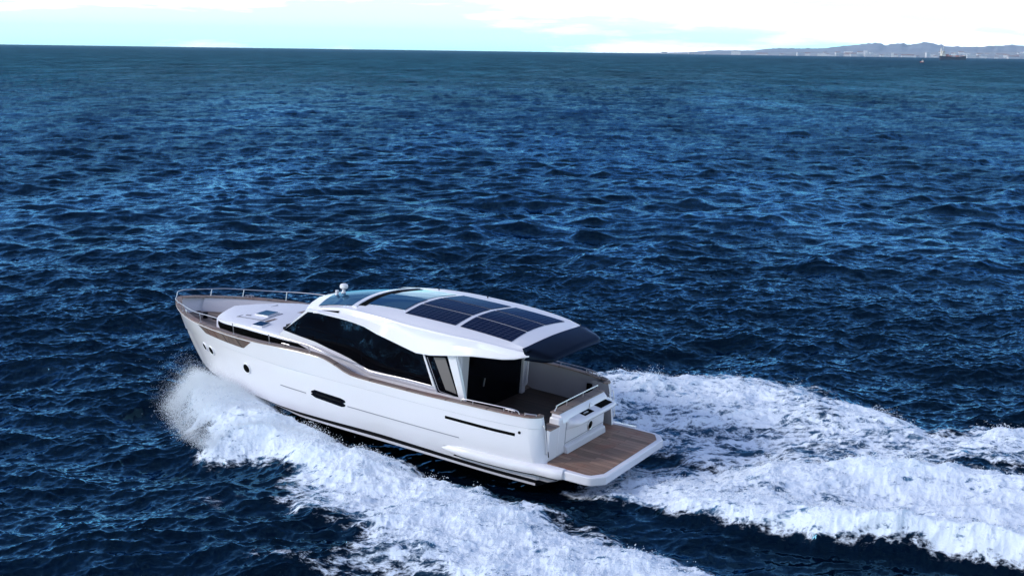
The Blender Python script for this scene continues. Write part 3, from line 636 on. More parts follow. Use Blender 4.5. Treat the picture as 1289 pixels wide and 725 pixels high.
# ---- foredeck trunk
tr_y = curve([(8.0, 1.70), (9.3, 1.69), (10.4, 1.65), (11.2, 1.58), (11.8, 1.46), (12.2, 1.26), (12.5, .96), (12.68, .58), (12.75, .05)])
tx = [8.0, 8.6, 9.3, 9.8, 10.1, 10.4, 10.7, 11.0, 11.2, 11.4, 11.6, 11.8, 12.0, 12.2, 12.38, 12.5, 12.6, 12.68, 12.73, 12.75]
trunk_top = lambda x: 1.50 - .16 * max(0, (x - 10.5) / 2.0) ** 1.6 - .05 * max(0, (9.5 - x) / 1.5)
b = MB(); rr = []
for x in tx:
    y = tr_y(x); zt = trunk_top(x); ze = zt - .14
    prof = [(y, .6), (y, ze - .03), (y - .03, ze + .015), (y - .10, ze + .05), (y * .6, zt - .035), (y * .3, zt - .005)]
    prof = [(max(.02, a), z) for a, z in prof]
    rr.append([(x, a, z) for a, z in prof] + [(x, 0, zt)] + [(x, -a, z) for a, z in prof[::-1]])
b.grid(rr, cap=True); b.build('foredeck_trunk', M['gel_matt'], yacht, smooth=38)
b = MB()
for s in (1, -1):
    rr = []
    for i in range(22):
        x = 8.45 + (12.12 - 8.45) * i / 21; y = max(tr_y(x), 1.70 if x < 9.7 else 0) + .012
        zt = 1.285 + .02 * min(1, (x - 8.45) / .5) - .07 * max(0, (x - 11) / 1.12); zb = 1.02
        if x < 8.9: zt = 1.17 + (x - 8.45) / .45 * .115
        if x > 11.9: zb = 1.02 + .13 * (x - 11.9) / .22
        rr.append([(x, s * (y - .02), zb), (x, s * y, zb), (x, s * y, zt), (x, s * (y - .02), zt)])
    b.grid(rr, close=True, cap=True)
build_each(b, 'trunk_window', M['void'], yacht)
# sunpad mouldings and hatches on the trunk
def trunk_z(x, y):
    w = tr_y(x); zt = trunk_top(x); return float(np.interp(abs(y), [0, w * .3, w * .6, w - .10, w - .03], [zt, zt - .005, zt - .035, zt - .09, zt - .125]))
def top_quad(b, pts, dz, th):
    P = [(x, y, trunk_z(x, y) + dz) for x, y in pts]; b.prism(P, (0, 0, th))
b = MB()
for q in ([(11.70, 1.06), (11.70, -.60), (11.655, -.60), (11.655, 1.06)], [(11.70, 1.06), (11.70, 1.02), (10.75, 1.04), (10.75, 1.08)], [(10.79, 1.06), (10.79, .25), (10.75, .25), (10.75, 1.06)], [(11.55, .86), (11.55, .80), (11.40, .80), (11.40, .86)]): top_quad(b, q, .004, .014)
build_each(b, 'moulding_groove', M['seam'], yacht)
for i, q in enumerate(([(11.30, .72), (11.30, .30), (10.88, .30), (10.88, .72)], [(10.70, 1.52), (10.70, 1.22), (10.40, 1.20), (10.40, 1.50)])):
    cx = sum(p[0] for p in q) / 4; cyy = sum(p[1] for p in q) / 4
    g = [(cx + (x - cx) * 1.14, cyy + (y - cyy) * 1.14) for x, y in q]
    b = MB(); top_quad(b, g, -.005, .05); h = b.build('deck_hatch', M['gel'], yacht, bevel=.008)
    b = MB(); top_quad(b, q, .040, .012); b.build('pane', M['roof_glass'], h)
b = MB(); top_quad(b, [(10.66, 1.08), (10.56, 1.08), (10.40, -.6), (10.56, -.6)], .002, .016); b.build('trunk_band', M['teak_cap'], yacht)  # thin brown band across the trunk top
b = MB(); top_quad(b, [(9.95, 1.05), (9.86, 1.05), (9.72, -.7), (9.8, -.7)], .0, .05); top_quad(b, [(9.80, 1.35), (9.72, 1.35), (9.62, .35), (9.70, .35)], .03, .06)
build_each(b, 'wiper', M['black'], yacht)
# deck gear at the bow
b = MB(); b.lathe([(.07, 0), (.075, .05), (.055, .06), (.06, .13), (.075, .14), (.07, .17), (.02, .18)], (13.75, .12, deck_z(13.75)), 16); b.box((13.2, -.05, deck_z(13.3)), (13.55, .05, deck_z(13.3) + .035)); b.build('anchor_windlass', M['black'], yacht)
b = MB(); b.box((13.42, -1.10, deck_z(13.4) + .01), (13.72, -.86, deck_z(13.4) + .12)); b.tube([(13.72, -.92, deck_z(13.4) + .10), (13.86, -.86, deck_z(13.4) + .1)], .02); b.build('mooring_box', M['black'], yacht, bevel=.02)
def cleat(x, y, z, ang=0):
    b = MB(); c, s_ = math.cos(ang), math.sin(ang)
    P = lambda a, bb, zz: (x + a * c - bb * s_, y + a * s_ + bb * c, z + zz)
    b.tube([P(-.13, 0, .055), P(-.08, 0, .065), P(.08, 0, .065), P(.13, 0, .055)], .014, 8)
    for d in (-.05, .05): b.tube([P(d, 0, 0), P(d, 0, .065)], .014, 8)
    return b.build('cleat', M['steel'], yacht)
for s in (1, -1):
    cleat(8.95, s * (sh_y(8.95) - .07), sh_z(8.95) + .034); cleat(13.35, s * (sh_y(13.35) - .10), sh_z(13.35) + .034, -s * .6)
    cleat(2.35, s * (sh_y(2.35) - .07), sh_z(2.35) + .034)

# ---- deckhouse
bot = [(9.75, 1.40), (9.75, .5), (4.05, .32)]
lowz = curve([(2.3, 2.30), (2.7, 2.185), (3.5, 2.12), (4.05, 2.03), (4.6, 1.93), (5.06, 1.855), (5.6, 1.94), (6.0, 2.02), (6.43, 2.10), (6.8, 2.20), (7.5, 2.25), (8.3, 2.245), (8.75, 2.23), (9.1, 2.20), (9.4, 2.12)])
hx_ = [8.72, 8.3, 7.5, 6.8, 6.43, 6.0, 5.6, 5.06, 4.6, 4.13]
side = [(9.62, 1.43), (9.5, .5), (3.86, .5), (3.80, .97)] + [(x, lowz(x) + .05) for x in hx_[::-1]]
b = MB()
for s in (1, -1): b.prism([(x if s > 0 else max(x, 4.14), s * 1.64, z) for x, z in side], (0, s * .06, 0))
house = b.build('deckhouse', M['gel'], yacht, smooth=0)
b = MB()      # moulded ledges along the foot of the side windows
for s in (1, -1):
    for (z0, z1, out) in ((-.115, -.075, .03), (-.27, -.235, .05)):
        rr = []
        for i in range(26):
            x = 4.62 + (9.3 - 4.62) * i / 25
            zw = float(np.interp(x, [4.6, 5.73, 6.72, 7.3, 7.97, 8.44, 9.46], [1.118, 1.116, 1.105, 1.275, 1.389, 1.481, 1.58])); zw -= .13 * max(0, (x - 8.2) / 1.2)
            rr.append([(x, s * 1.69, zw + z0), (x, s * (1.70 + out), zw + z0), (x, s * (1.70 + out), zw + z1 - .01), (x, s * 1.69, zw + z1)])
        b.grid(rr, close=True, cap=True)
build_each(b, 'side_ledge', M['lining'], yacht, smooth=40)
wpoly = [(8.70, 2.205), (9.47, 1.575), (9.0, 1.525), (8.438, 1.475), (7.975, 1.388), (7.65, 1.335), (7.302, 1.265), (7.0, 1.18), (6.723, 1.115), (6.5, 1.108), (5.727, 1.114), (4.72, 1.114), (5.085, 1.85)] + [(x, lowz(x) + .02) for x in (5.6, 6.0, 6.43, 6.8, 7.5, 8.3)]
for s in (1, -1):
    b = MB(); b.prism([(x, s * 1.695, z) for x, z in wpoly], (0, s * .014, 0)); b.build('side_window', M['glass'], yacht, smooth=0)
    b = MB(); b.prism([(x, s * 1.70, z) for x, z in ((5.04, 1.86), (4.38, 1.98), (3.93 if s > 0 else 4.2, 1.0), (4.58, .965))], (0, s * .012, 0)); qf = b.build('quarter_window', M['glass'], yacht, smooth=0)
    b = MB(); b.prism([(x, s * 1.705, z) for x, z in ((4.77, 1.83), (4.44, 1.885), (4.05 if s > 0 else 4.25, 1.06), (4.37, 1.10))], (0, s * .012, 0)); b.build('blind', M['beige'], qf, smooth=0)
    b = MB(); b.tube([(4.95, s * 1.725, 1.80), (4.56, s * 1.725, 1.05), (4.5, s * 1.725, 1.02), (4.1 if s > 0 else 4.3, s * 1.725, .99)], .009, 6); b.build('gasket', M['seam'], qf)
    b = MB()
    b.prism([(x, s * 1.70, z) for x, z in ((5.10, 1.86), (5.045, 1.86), (4.58, .93), (4.66, .93))], (0, s * .03, 0))
    b.prism([(x, s * 1.70, z) for x, z in (((4.385, 1.98), (4.15, 2.02), (3.78, .93), (3.95, .93)) if s > 0 else ((4.385, 1.98), (4.16, 2.02), (4.16, .93), (4.2, .93)))], (0, s * .035, 0))
    b.prism([(x if s > 0 else max(x, 4.15), s * 1.70, z) for x, z in ((4.60, .985), (4.60, .93), (3.90, .93), (3.92, .985))], (0, s * .031, 0))
    b.build('window_post', M['gel'], yacht, bevel=.006)
# windscreen, hidden behind the leaning pillar from here
b = MB(); b.prism([(9.55, 1.62, 1.42), (9.72, .8, 1.45), (9.76, 0, 1.46), (9.72, -.8, 1.45), (9.55, -1.62, 1.42), (8.72, -1.60, 2.2), (8.82, -.8, 2.26), (8.86, 0, 2.28), (8.82, .8, 2.26), (8.72, 1.60, 2.2)], (-.02, 0, -.02)); b.build('windscreen', M['glass'], yacht)
# after bulkhead: smoked glass door between grey posts
b = MB(); b.box((4.08, -1.44, .33), (4.13, 1.30, 2.16)); door = b.build('cockpit_door', M['glass'], yacht)
b = MB(); b.prism([(4.06, .45, .95), (4.06, .42, .95), (4.06, .38, 1.15), (4.06, .41, 1.15)], (.025, 0, 0)); b.build('handle', M['steel'], door)
b = MB()
for y0, y1 in ((-1.62, -1.44), (1.30, 1.64)): b.box((4.0, y0, .32), (4.14, y1, 2.2))
build_each(b, 'door_post', M['grey'], yacht, bevel=.03)
b = MB(); b.tube([(3.97, -1.53, .55), (3.93, -1.53, .62), (3.93, -1.53, 1.9), (3.97, -1.53, 1.98)], .028, 8); b.build('grab_pole', M['lining'], yacht)

# ---- roof
r132 = curve([(2.30, 2.43), (2.55, 2.475), (2.87, 2.52), (3.6, 2.575), (4.4, 2.61), (5.9, 2.63), (6.6, 2.61), (7.3, 2.555), (7.9, 2.475), (8.5, 2.37), (9.0, 2.27), (9.38, 2.175)])
rc = curve([(2.30, .04), (4, .07), (7, .085), (8.5, .12), (9.38, .10)])
rim_y = curve([(2.28, 1.46), (2.55, 1.56), (2.9, 1.66), (3.6, 1.77), (4.6, 1.83), (5.6, 1.83), (6.6, 1.76), (7.6, 1.66), (8.4, 1.60), (9.0, 1.50), (9.38, 1.35)])
out_y = curve([(2.28, 1.50), (2.6, 1.64), (2.9, 1.74), (3.6, 1.83), (4.6, 1.86), (6.2, 1.85), (7.6, 1.80), (8.4, 1.76), (9.0, 1.66), (9.38, 1.42)])
def rim_z(x, s): return r132(x) - (.085 if s > 0 else -.005) * min(1, max(0, (x - 2.4) / 1.0)) * min(1, max(.3, (9.6 - x) / 1.5)) - .02
RX = [2.28, 2.42, 2.6, 2.87, 3.2, 3.6, 4.0, 4.4, 4.8, 5.2, 5.6, 6.0, 6.4, 6.8, 7.2, 7.6, 8.0, 8.4, 8.7, 8.95, 9.15, 9.3, 9.38]
def roof_prof(x, s):
    zc, z1, ry, oy, lz = r132(x) + rc(x), r132(x), rim_y(x), out_y(x), lowz(x)
    rz = rim_z(x, s); lz = min(lz, rz - .05)
    y1 = min(1.36, ry - .12)
    swp = max(0, (x - 8.9)) * 0
    if s > 0:
        cz = min(max(crease(x), lz + .06), z1 - .03); k = min(1, max(0, (x - 2.4) / .8))
        ry = min(ridge_y(x), oy - .06); y1 = min(1.36, ry - .10); g = .022 * k * min(1, max(0, (8.6 - x) / .8))
        return [(0, zc), (.45, zc - .006), (.9, z1 + (zc - z1) * .48), (y1, z1), (ry - .10, z1 * .35 + cz * .65 - g), (ry - .035, cz + .004), (ry, cz), (ry + .03, cz - .045), (ry * .5 + oy * .5 - .035 * k, cz * .52 + lz * .48), (oy, lz + .045), (oy, lz + .012), (oy - .03, lz), (1.62 if x > 4 else oy - .14, lz + .03), (.8, lz + .06 if x > 3.6 else min(zc - .09, lz + .10)), (0, lz + .07 if x > 3.6 else min(zc - .09, lz + .12))]
    return [(0, zc), (.45, zc - .006), (.9, z1 + (zc - z1) * .48), (y1, z1), (ry - .12, (z1 * .55 + rz * .45)), (ry - .05, rz + .012), (ry, rz), (ry + .03, rz - .03), (ry * .35 + oy * .65, rz * .45 + lz * .55), (oy, lz + .045), (oy, lz + .012), (oy - .03, lz), (1.62 if x > 4 else oy - .14, lz + .03), (.8, lz + .06 if x > 3.6 else min(zc - .09, lz + .10)), (0, lz + .07 if x > 3.6 else min(zc - .09, lz + .12))]
crease = curve([(2.28, 2.38), (2.9, 2.43), (3.5, 2.475), (4.4, 2.485), (5.4, 2.49), (6.5, 2.51), (7.5, 2.50), (8.3, 2.40), (8.8, 2.30), (9.38, 2.14)])
ridge_y = curve([(2.28, 1.44), (2.9, 1.60), (3.6, 1.69), (4.5, 1.76), (5.4, 1.75), (6.5, 1.67), (7.5, 1.58), (8.4, 1.52), (9.0, 1.44), (9.38, 1.33)])
def bow_sweep(x, y):   # the front edge is rounded in plan
    return x - .35 * max(0, (x - 8.2) / 1.18) * (abs(y) / 1.4) ** 2
b = MB(); rr = []
for x in RX:
    L = [(bow_sweep(x, y), y, z) for y, z in roof_prof(x, 1)]; Rr = [(bow_sweep(x, y), -y, z) for y, z in roof_prof(x, -1)]
    rr.append(L + Rr[::-1][1:-1])
b.grid(rr, close=True, cap=True)
roof = b.build('roof', M['gel'], yacht, smooth=26)
def roof_at(x, y, dz=0):
    p = roof_prof(x, 1 if y >= 0 else -1)[:6]; return (bow_sweep(x, y), y, float(np.interp(abs(y), [a for a, _ in p], [z for _, z in p])) + dz)
def roof_patch(b, xa, xb, ya, yb, dz, th, n=4, m=6, skew=0.0):
    """a curved sheet lying on the roof between xa..xb, ya..yb"""
    g = [[roof_at(xa + (xb - xa) * i / m + skew * (1 - (ya + (yb - ya) * j / n) ** 2 / 1.8), ya + (yb - ya) * j / n, dz) for j in range(n + 1)] for i in range(m + 1)]
    h = [[(x, y, z + th) for x, y, z in r] for r in g]
    b.grid(h)
    for A, B in ((g[0], h[0]), (g[-1], h[-1]), ([r[0] for r in g], [r[0] for r in h]), ([r[-1] for r in g], [r[-1] for r in h])): b.grid([A, B])
ys = [(1.33, .475), (.415, -.415), (-.475, -1.33)]
first = None
for xa, xb in ((5.93, 4.45), (4.31, 2.87)):
    for ya, yb in ys:
        b = MB(); roof_patch(b, xa, xb, ya, yb, .005, .008, 3, 5, .10); b.build('solar_panel', M['solar'], yacht, smooth=40)
b = MB(); roof_patch(b, 7.18, 6.06, 1.12, .0, .006, .014, 4, 6, .12); b.build('sunroof', M['roof_glass'], yacht, smooth=40)
b = MB(); roof_patch(b, 7.10, 6.10, -.03, -1.26, .005, .008, 4, 6, .12); b.build('sunroof_sky_pane', M['sky_glass'], yacht, smooth=40)  # starboard glass pane, sky reflection put into its colour
b = MB(); roof_patch(b, 7.38, 7.19, 1.28, -1.30, .006, .016, 6, 2, .12); b.build('sunroof_track', M['void'], yacht, smooth=40)
b = MB(); roof_patch(b, 8.80, 7.54, 1.36, -1.36, .006, .012, 10, 8, .14); b.build('forward_skylight', M['roof_glass'], yacht, smooth=40)
b = MB(); roof_patch(b, 7.54, 7.39, 1.42, -1.42, .004, .028, 10, 2, .14); b.build('roof_beam', M['gel'], yacht, bevel=.01)
for s in (1, -1):
    b = MB(); rr = []
    for i in range(10):
        u = i / 9; x = 8.40 - .66 * u; p = roof_prof(x, s)[7:10]; p = p if s > 0 else roof_prof(x, s)[7:10]
        def P(t):
            a, b_ = (p[0], p[1]) if t < .5 else (p[1], p[2]); q = t * 2 if t < .5 else t * 2 - 1
            yy = a[0] + (b_[0] - a[0]) * q; return (bow_sweep(x, yy), s * (yy + .006), a[1] + (b_[1] - a[1]) * q + .006)
        rr.append([P(.52 - .30 * u), P(.54 + .06 * u)])
    b.grid(rr); b.build('roof_vent', M['void'], yacht)
# rolled black awning on the after edge
b = MB(); rr = []
for i in range(25):
    y = 1.50 - 3.0 * i / 24; e = min(1, (1.50 - abs(y)) / .30); e = math.sqrt(max(0, 1 - (1 - e) ** 2)); x1 = 2.46 - .68 * (.25 + .75 * e) - .05 * (1 - (y / 1.5) ** 2)
    zt = roof_at(2.46, min(1.3, abs(y)))[2] + .012
    rr.append([(2.47, y, zt + .005), (2.30, y, zt - .015), (x1 + .12, y, zt - .10), (x1 + .03, y, zt - .15), (x1, y, zt - .205), (x1 + .02, y, zt - .25), (x1 + .12, y, zt - .27), (2.36, y, zt - .20)])
b.grid(rr, close=True, cap=True); b.build('awning', M['canvas'], yacht, smooth=50)
# satellite dome, horn and masthead lamp on the roof front
def lathe_part(name, prof, c, m, parent, ax=None, n=20): b = MB(); b.lathe(prof, c, n, ax); return b.build(name, m, parent, smooth=40)
px, py, pz = roof_at(8.72, .22)
mast = lathe_part('radar_dome', [(.075, -.02), (.07, .03), (.045, .05), (.042, .12), (.08, .135), (.108, .16), (.112, .21), (.096, .25), (.05, .27), (.005, .275)], (px, py, pz), M['gel'], yacht)
px, py, pz = roof_at(8.80, .42)
lathe_part('horn', [(.05, -.02), (.045, .05), (.035, .06), (.05, .10), (.045, .13), (.005, .14)], (px, py, pz), M['gel'], yacht)
for x, y in ((6.9, -1.62), (5.4, -1.70)): lathe_part('roof_lamp', [(.02, 0), (.02, .03), (.005, .035)], (x, y, rim_z(x, -1) + .005), M['black'], yacht, n=10)

# ---- stainless rails
def rail_curve(s):
    P = []
    for x, h in ((14.75, .22), (14.4, .235), (14.0, .24), (13.4, .25), (12.6, .275), (11.8, .33), (10.8, .35), (9.5, .30), (8.6, .235), (8.1, .215)):
        P.append((x + (-.06 if x > 14.3 else .03), s * (sh_y(min(x, 14.75)) + (-.02 if x < 14 else .05)), sh_z(x) + h))
    return P
def smooth_pts(P, k=6):
    P = [Vector(p) for p in P]; out = []
    for i in range(len(P) - 1):
        a, b_, c, d = P[max(0, i - 1)], P[i], P[i + 1], P[min(len(P) - 1, i + 2)]
        for j in range(k):
            t = j / k; out.append(.5 * ((2 * b_) + (c - a) * t + (2 * a - 5 * b_ + 4 * c - d) * t * t + (3 * b_ - a - 3 * c + d) * t ** 3))
    return out + [P[-1]]
tail = [(7.45, .17), (6.95, .10), (6.5, .06), (5.6, .10), (4.75, .10)]
pl = rail_curve(1) + [(x, sh_y(x) - .04 if x > 7 else 1.80, sh_z(x) + h) for x, h in tail]
sl = rail_curve(-1) + [(x, -(sh_y(x) - .04) if x > 7 else -1.80, sh_z(x) + h) for x, h in tail]
full = pl[::-1] + [(14.80, .13, 1.39), (14.80, -.13, 1.39)] + sl
b = MB(); b.tube(smooth_pts(full, 7), .0115, 8); bow_rail = b.build('bow_rail', M['steel'], yacht)
for s in (1, -1):
    for x in (14.3, 13.55, 12.35, 10.85, 9.5, 8.15):
        P = rail_curve(s); zr = float(np.interp(x, [p[0] for p in P][::-1], [p[2] for p in P][::-1])); yr = abs(float(np.interp(x, [p[0] for p in P][::-1], [p[1] for p in P][::-1])))
        b = MB(); yb = max(.05, sh_y(x - .02) - .07); b.tube([(x, s * yb, sh_z(x) + .03), (x + .01, s * yr, zr)], .012, 8); b.lathe([(.03, 0), (.03, .012), (.015, .02)], (x, s * yb, sh_z(x) + .034), 10); b.build('stanchion', M['steel'], bow_rail)
    # after cockpit rails
    ry = lambda x: s * (sh_y(x) - .06)
    b = MB(); b.tube(smooth_pts([(3.62, ry(3.62), 1.09), (3.58, ry(3.58), 1.16), (3.4, ry(3.4), 1.175), (2.5, ry(2.5), 1.185), (2.28, ry(2.28), 1.18), (2.16, ry(2.16), 1.15), (2.12, ry(2.12), 1.085)], 5), .014, 8); cr = b.build('cockpit_rail', M['steel'], yacht)
    for x in (3.3, 2.5): b = MB(); b.tube([(x, ry(x), 1.085), (x, ry(x), 1.178)], .011, 8); b.build('stanchion', M['steel'], cr)
    b = MB(); b.tube([(1.76, s * 1.88, 1.088), (1.75, s * 1.88, 1.12), (1.98, s * 1.99, 1.12), (2.0, s * 1.99, 1.088)], .012, 8); b.build('fairlead', M['steel'], yacht)
    b = MB(); b.tube(smooth_pts([(1.62, s * 1.80, .86), (1.575, s * 1.82, .87), (1.545, s * 1.82, .80), (1.47, s * 1.80, .34), (1.45, s * 1.80, .22), (1.50, s * 1.78, .2)], 5), .012, 8); b.build('grab_handle', M['steel'], yacht)
b = MB(); b.box((2.0, -1.90, .62), (2.35, -1.875, .88)); b.build('side_locker', M['void'], yacht)

# ---- transom with its galley module
b = MB(); b.box((1.44, -1.16, .0), (1.72, 1.30, .94)); tb = b.build('transom', M['gel'], yacht, bevel=.04, seg=3)
b = MB(); b.box((1.52, -1.22, 1.0), (1.76, 1.20, 1.035)); b.build('transom_cap', M['teak_cap'], yacht, bevel=.01)
b = MB(); b.prism([(1.40, -1.18, .80), (1.73, -1.18, .80), (1.73, -1.18, 1.0), (1.52, -1.18, 1.0), (1.44, -1.18, .92)], (0, 2.34, 0)); b.build('cap_plinth', M['gel'], yacht)
b = MB(); rr = []
for y, e in ((-1.30, .0), (-1.27, .6), (-1.18, .95), (-1.0, 1), (.5, 1), (.74, .95), (.86, .6), (.92, 0)):
    xo = 1.44 - .30 * (.15 + .85 * e)
    rr.append([(1.46, y, .86), (xo + .06, y, .82), (xo, y, .785), (xo - .005, y, .74), (xo + .04, y, .69), (1.46, y, .55)])
b.grid(rr, close=True, cap=True); mod = b.build('galley_counter', M['gel'], yacht, smooth=60)
def slopez(x): return .86 - .04 * (1.46 - x) / .26 + .003
b = MB()
for y0, y1, xa, xb in ((-1.08, -.45, 1.43, 1.22), (-.12, .36, 1.40, 1.24)): b.prism([(xa, y0, slopez(xa)), (xb, y0, slopez(xb)), (xb, y1, slopez(xb)), (xa, y1, slopez(xa))], (0, 0, .004))
build_each(b, 'sink_opening', M['void'], mod)
b = MB(); b.box((1.29, .10, slopez(1.3)), (1.33, .30, slopez(1.3) + .03)); b.build('drawer_latch', M['steel'], mod); b = MB(); b.tube([(1.40, -.16, .86), (1.40, -.16, .98), (1.34, -.16, .99), (1.32, -.16, .95)], .012); b.build('tap', M['steel'], mod)
b = MB(); b.lathe([(.10, -.02), (.135, .0), (.14, .012), (.11, .02), (.095, .012)], (1.44, -.36, .37), 24, (-1, 0, 0)); sp = b.build('speaker_rim', M['steel'], yacht)
b = MB(); b.lathe([(.10, -.02), (.10, .014)], (1.44, -.36, .37), 24, (-1, 0, 0)); b.build('speaker_cone', M['void'], sp)
b = MB(); b.prism([(1.44, 1.0, .22), (1.36, .95, .16), (1.33, .95, .0), (1.46, .95, .0)], (0, -2.05, 0)); b.build('transom_step', M['lining'], yacht, bevel=.02)
b = MB(); b.box((1.432, -1.10, .24), (1.438, .92, .255)); b.box((1.432, .93, .05), (1.438, .945, .9)); b.build('transom_seam', M['seam'], yacht)
# passage to port: gate, tread, hinge line
b = MB(); b.box((1.44, 1.305, .0), (1.62, 1.74, .76)); b.build('transom_gate', M['gel'], yacht, bevel=.02)
b = MB(); b.box((1.42, 1.31, .762), (1.72, 1.74, .79)); b.build('gate_tread', M['teak_cap'], yacht)
b = MB(); b.tube([(1.585, 1.735, .97), (1.43, 1.725, .12)], .012, 6); b.build('gate_hinge', M['black'], yacht)
b = MB(); b.tube(smooth_pts([(1.68, 1.12, 1.035), (1.67, 1.06, 1.13), (1.67, .9, 1.16), (1.67, -.9, 1.16), (1.67, -1.08, 1.14), (1.67, -1.14, 1.035)], 5), .015, 8); tr = b.build('transom_rail', M['steel'], yacht)
for y in (.55, -.3): b = MB(); b.tube([(1.67, y, 1.035), (1.67, y, 1.155)], .011, 8); b.build('stanchion', M['steel'], tr)

# ---- bathing platform
pout = [(1.62, 1.97), (.86, 1.97), (.34, 1.95), (.20, 1.90), (-.02, 1.60)]
pout = pout + [(x, -y) for x, y in pout[::-1]]
b = MB(); b.prism([(x, y, -.215) for x, y in pout], (0, 0, .21)); b.build('swim_platform', M['gel'], yacht, bevel=.025, seg=3)
tk = [(1.36, 1.74), (1.36, 1.83), (.38, 1.80), (.28, 1.76), (.11, 1.46)]
tk = [(1.44, -1.2), (1.44, 1.74), (1.40, 1.82), (.38, 1.82), (.28, 1.77), (.11, 1.48), (.11, -1.48), (.28, -1.77), (.38, -1.82), (1.40, -1.80), (1.66, -1.74), (1.66, -1.2)]
b = MB(); b.prism([(x, y, -.008) for x, y in tk], (0, 0, .014)); b.build('platform_teak', M['teak_plat'], yacht, smooth=0)
# ---------------------------------------------------------------- the far shore, the ship at anchor, the small boat, the air between
KF = 1577.7                       # picture width of one unit of tangent at the horizon: used only to set bearings below
def bearing(u): return (u - 644.5) / KF
M['hill'] = mat('hill_scrub', (0.42, 0.43, 0.43), 0.9, noise=0.35, nscale=0.0022, spec=0.1)
M['plain'] = mat('coastal_plain', (0.44, 0.43, 0.40), 0.9, noise=0.45, nscale=0.004, spec=0.1)
def ridge(name, D, depth, prof, m, label, seed):
    g = np.random.default_rng(seed); us = np.arange(prof[0][0], prof[-1][0] + 1, 4.0); X = [p[0] for p in prof]; Hh = [p[1] for p in prof]
    rows_ = []; f = curve(prof); n1 = g.standard_normal(len(us)); n1 = np.convolve(n1, np.ones(4) / 4, 'same')
    for k, (d, q) in enumerate(((0, .0), (.12, .28), (.3, .55), (.55, .82), (.8, .97), (1, 1.0), (1.3, .8), (2.0, -.02))):
        row = []
        for i, u in enumerate(us):
            y = D + depth * d + g.standard_normal() * depth * .03; h = max(.0, f(u) + n1[i] * .12 * (q > .5)) / KF * (D + depth) * q * (1 + .06 * g.standard_normal() * (0 < q < 1))
            row.append((bearing(u) * y, y, h - .5))
        rows_.append(row)
    b = MB(); b.grid(rows_); o = b.build(name, m, smooth=60); tag(o, label, kind='structure'); return o
ridge('hills', 13200, 2600, [(720, 0), (800, .7), (860, 2.2), (900, 5.0), (939, 5.4), (966, 8.2), (1027, 9.2), (1063, 13.2), (1099, 16), (1111, 14), (1123, 16.2), (1138, 15.3), (1162, 18.2), (1187, 13.8), (1226, 13.6), (1256, 15.6), (1289, 15.6), (1340, 17), (1420, 12), (1500, 9)], M['hill'], 'long blue hills along the horizon', 3)
ridge('coastal_plain', 11800, 900, [(740, 0), (830, .5), (900, 1.6), (960, 3.2), (1020, 5), (1100, 5.5), (1180, 6.5), (1230, 7.2), (1289, 8.5), (1350, 8), (1500, 5)], M['plain'], 'low pale shore in front of the hills', 4)
def facade():
    m = bpy.data.materials.new('rendered_facade'); m.use_nodes = True; nt = m.node_tree; b = nt.nodes['Principled BSDF']; b.inputs['Roughness'].default_value = .8
    tc = nt.nodes.new('ShaderNodeTexCoord'); sp = nt.nodes.new('ShaderNodeSeparateXYZ'); cb = nt.nodes.new('ShaderNodeCombineXYZ'); ad = nt.nodes.new('ShaderNodeMath'); nt.links.new(tc.outputs['Object'], sp.inputs[0])
    nt.links.new(sp.outputs['X'], ad.inputs[0]); nt.links.new(sp.outputs['Y'], ad.inputs[1]); nt.links.new(ad.outputs[0], cb.inputs['X']); nt.links.new(sp.outputs['Z'], cb.inputs['Y'])
    br = nt.nodes.new('ShaderNodeTexBrick'); br.offset = 0; br.inputs['Scale'].default_value = 1; br.inputs['Brick Width'].default_value = 5; br.inputs['Row Height'].default_value = 3.4; br.inputs['Mortar Size'].default_value = 1.45
    br.inputs['Color1'].default_value = (.06, .07, .09, 1); br.inputs['Color2'].default_value = (.10, .10, .12, 1); br.inputs['Mortar'].default_value = (.86, .83, .78, 1); nt.links.new(cb.outputs[0], br.inputs['Vector']); nt.links.new(br.outputs['Color'], b.inputs['Base Color']); return m
M['render_wall'] = mat('pale_render', (0.72, 0.68, 0.62), 0.8, noise=0.1, nscale=0.05); M['facade'] = facade()
M['tile_roof'] = mat('clay_roof', (0.36, 0.20, 0.14), 0.8, noise=0.15, nscale=0.2)
M['far_glass'] = mat('far_windows', (0.05, 0.06, 0.08), 0.2, noise=0.2)
def block(w, d, h, floors, pitched):
    root = empty('shore_building', (0, 0, 0))
    b = MB(); b.box((-w / 2, -d / 2, -6), (w / 2, d / 2, h)); b.build('wall', M['facade'], root, smooth=0)
    b = MB()
    if pitched: b.prism([(-w / 2 - 1, -d / 2 - 1, h), (-w / 2 - 1, d / 2 + 1, h), (-w / 2 - 1, 0, h + d * .28)], (w + 2, 0, 0))
    else: b.box((-w / 2 - .4, -d / 2 - .4, h), (w / 2 + .4, d / 2 + .4, h + 1.2))
    b.build('roof', M['tile_roof'] if pitched else M['render_wall'], root, smooth=0)
    return root
def copy_tree(o, parent=None):
    c = o.copy(); col.objects.link(c)
    if parent: c.parent = parent
    for ch in o.children: copy_tree(ch, c)
    return c
kinds = [block(58, 18, 19, 5, False), block(34, 16, 14, 4, True), block(24, 20, 34, 10, False), block(90, 24, 12, 3, True)]
LB = ['long flat-roofed white block among the shore buildings under the hills', 'small pitched-roof white building among the shore buildings under the hills', 'tall narrow white tower block among the shore buildings under the hills', 'long low white hall with a pitched roof on the far shore']
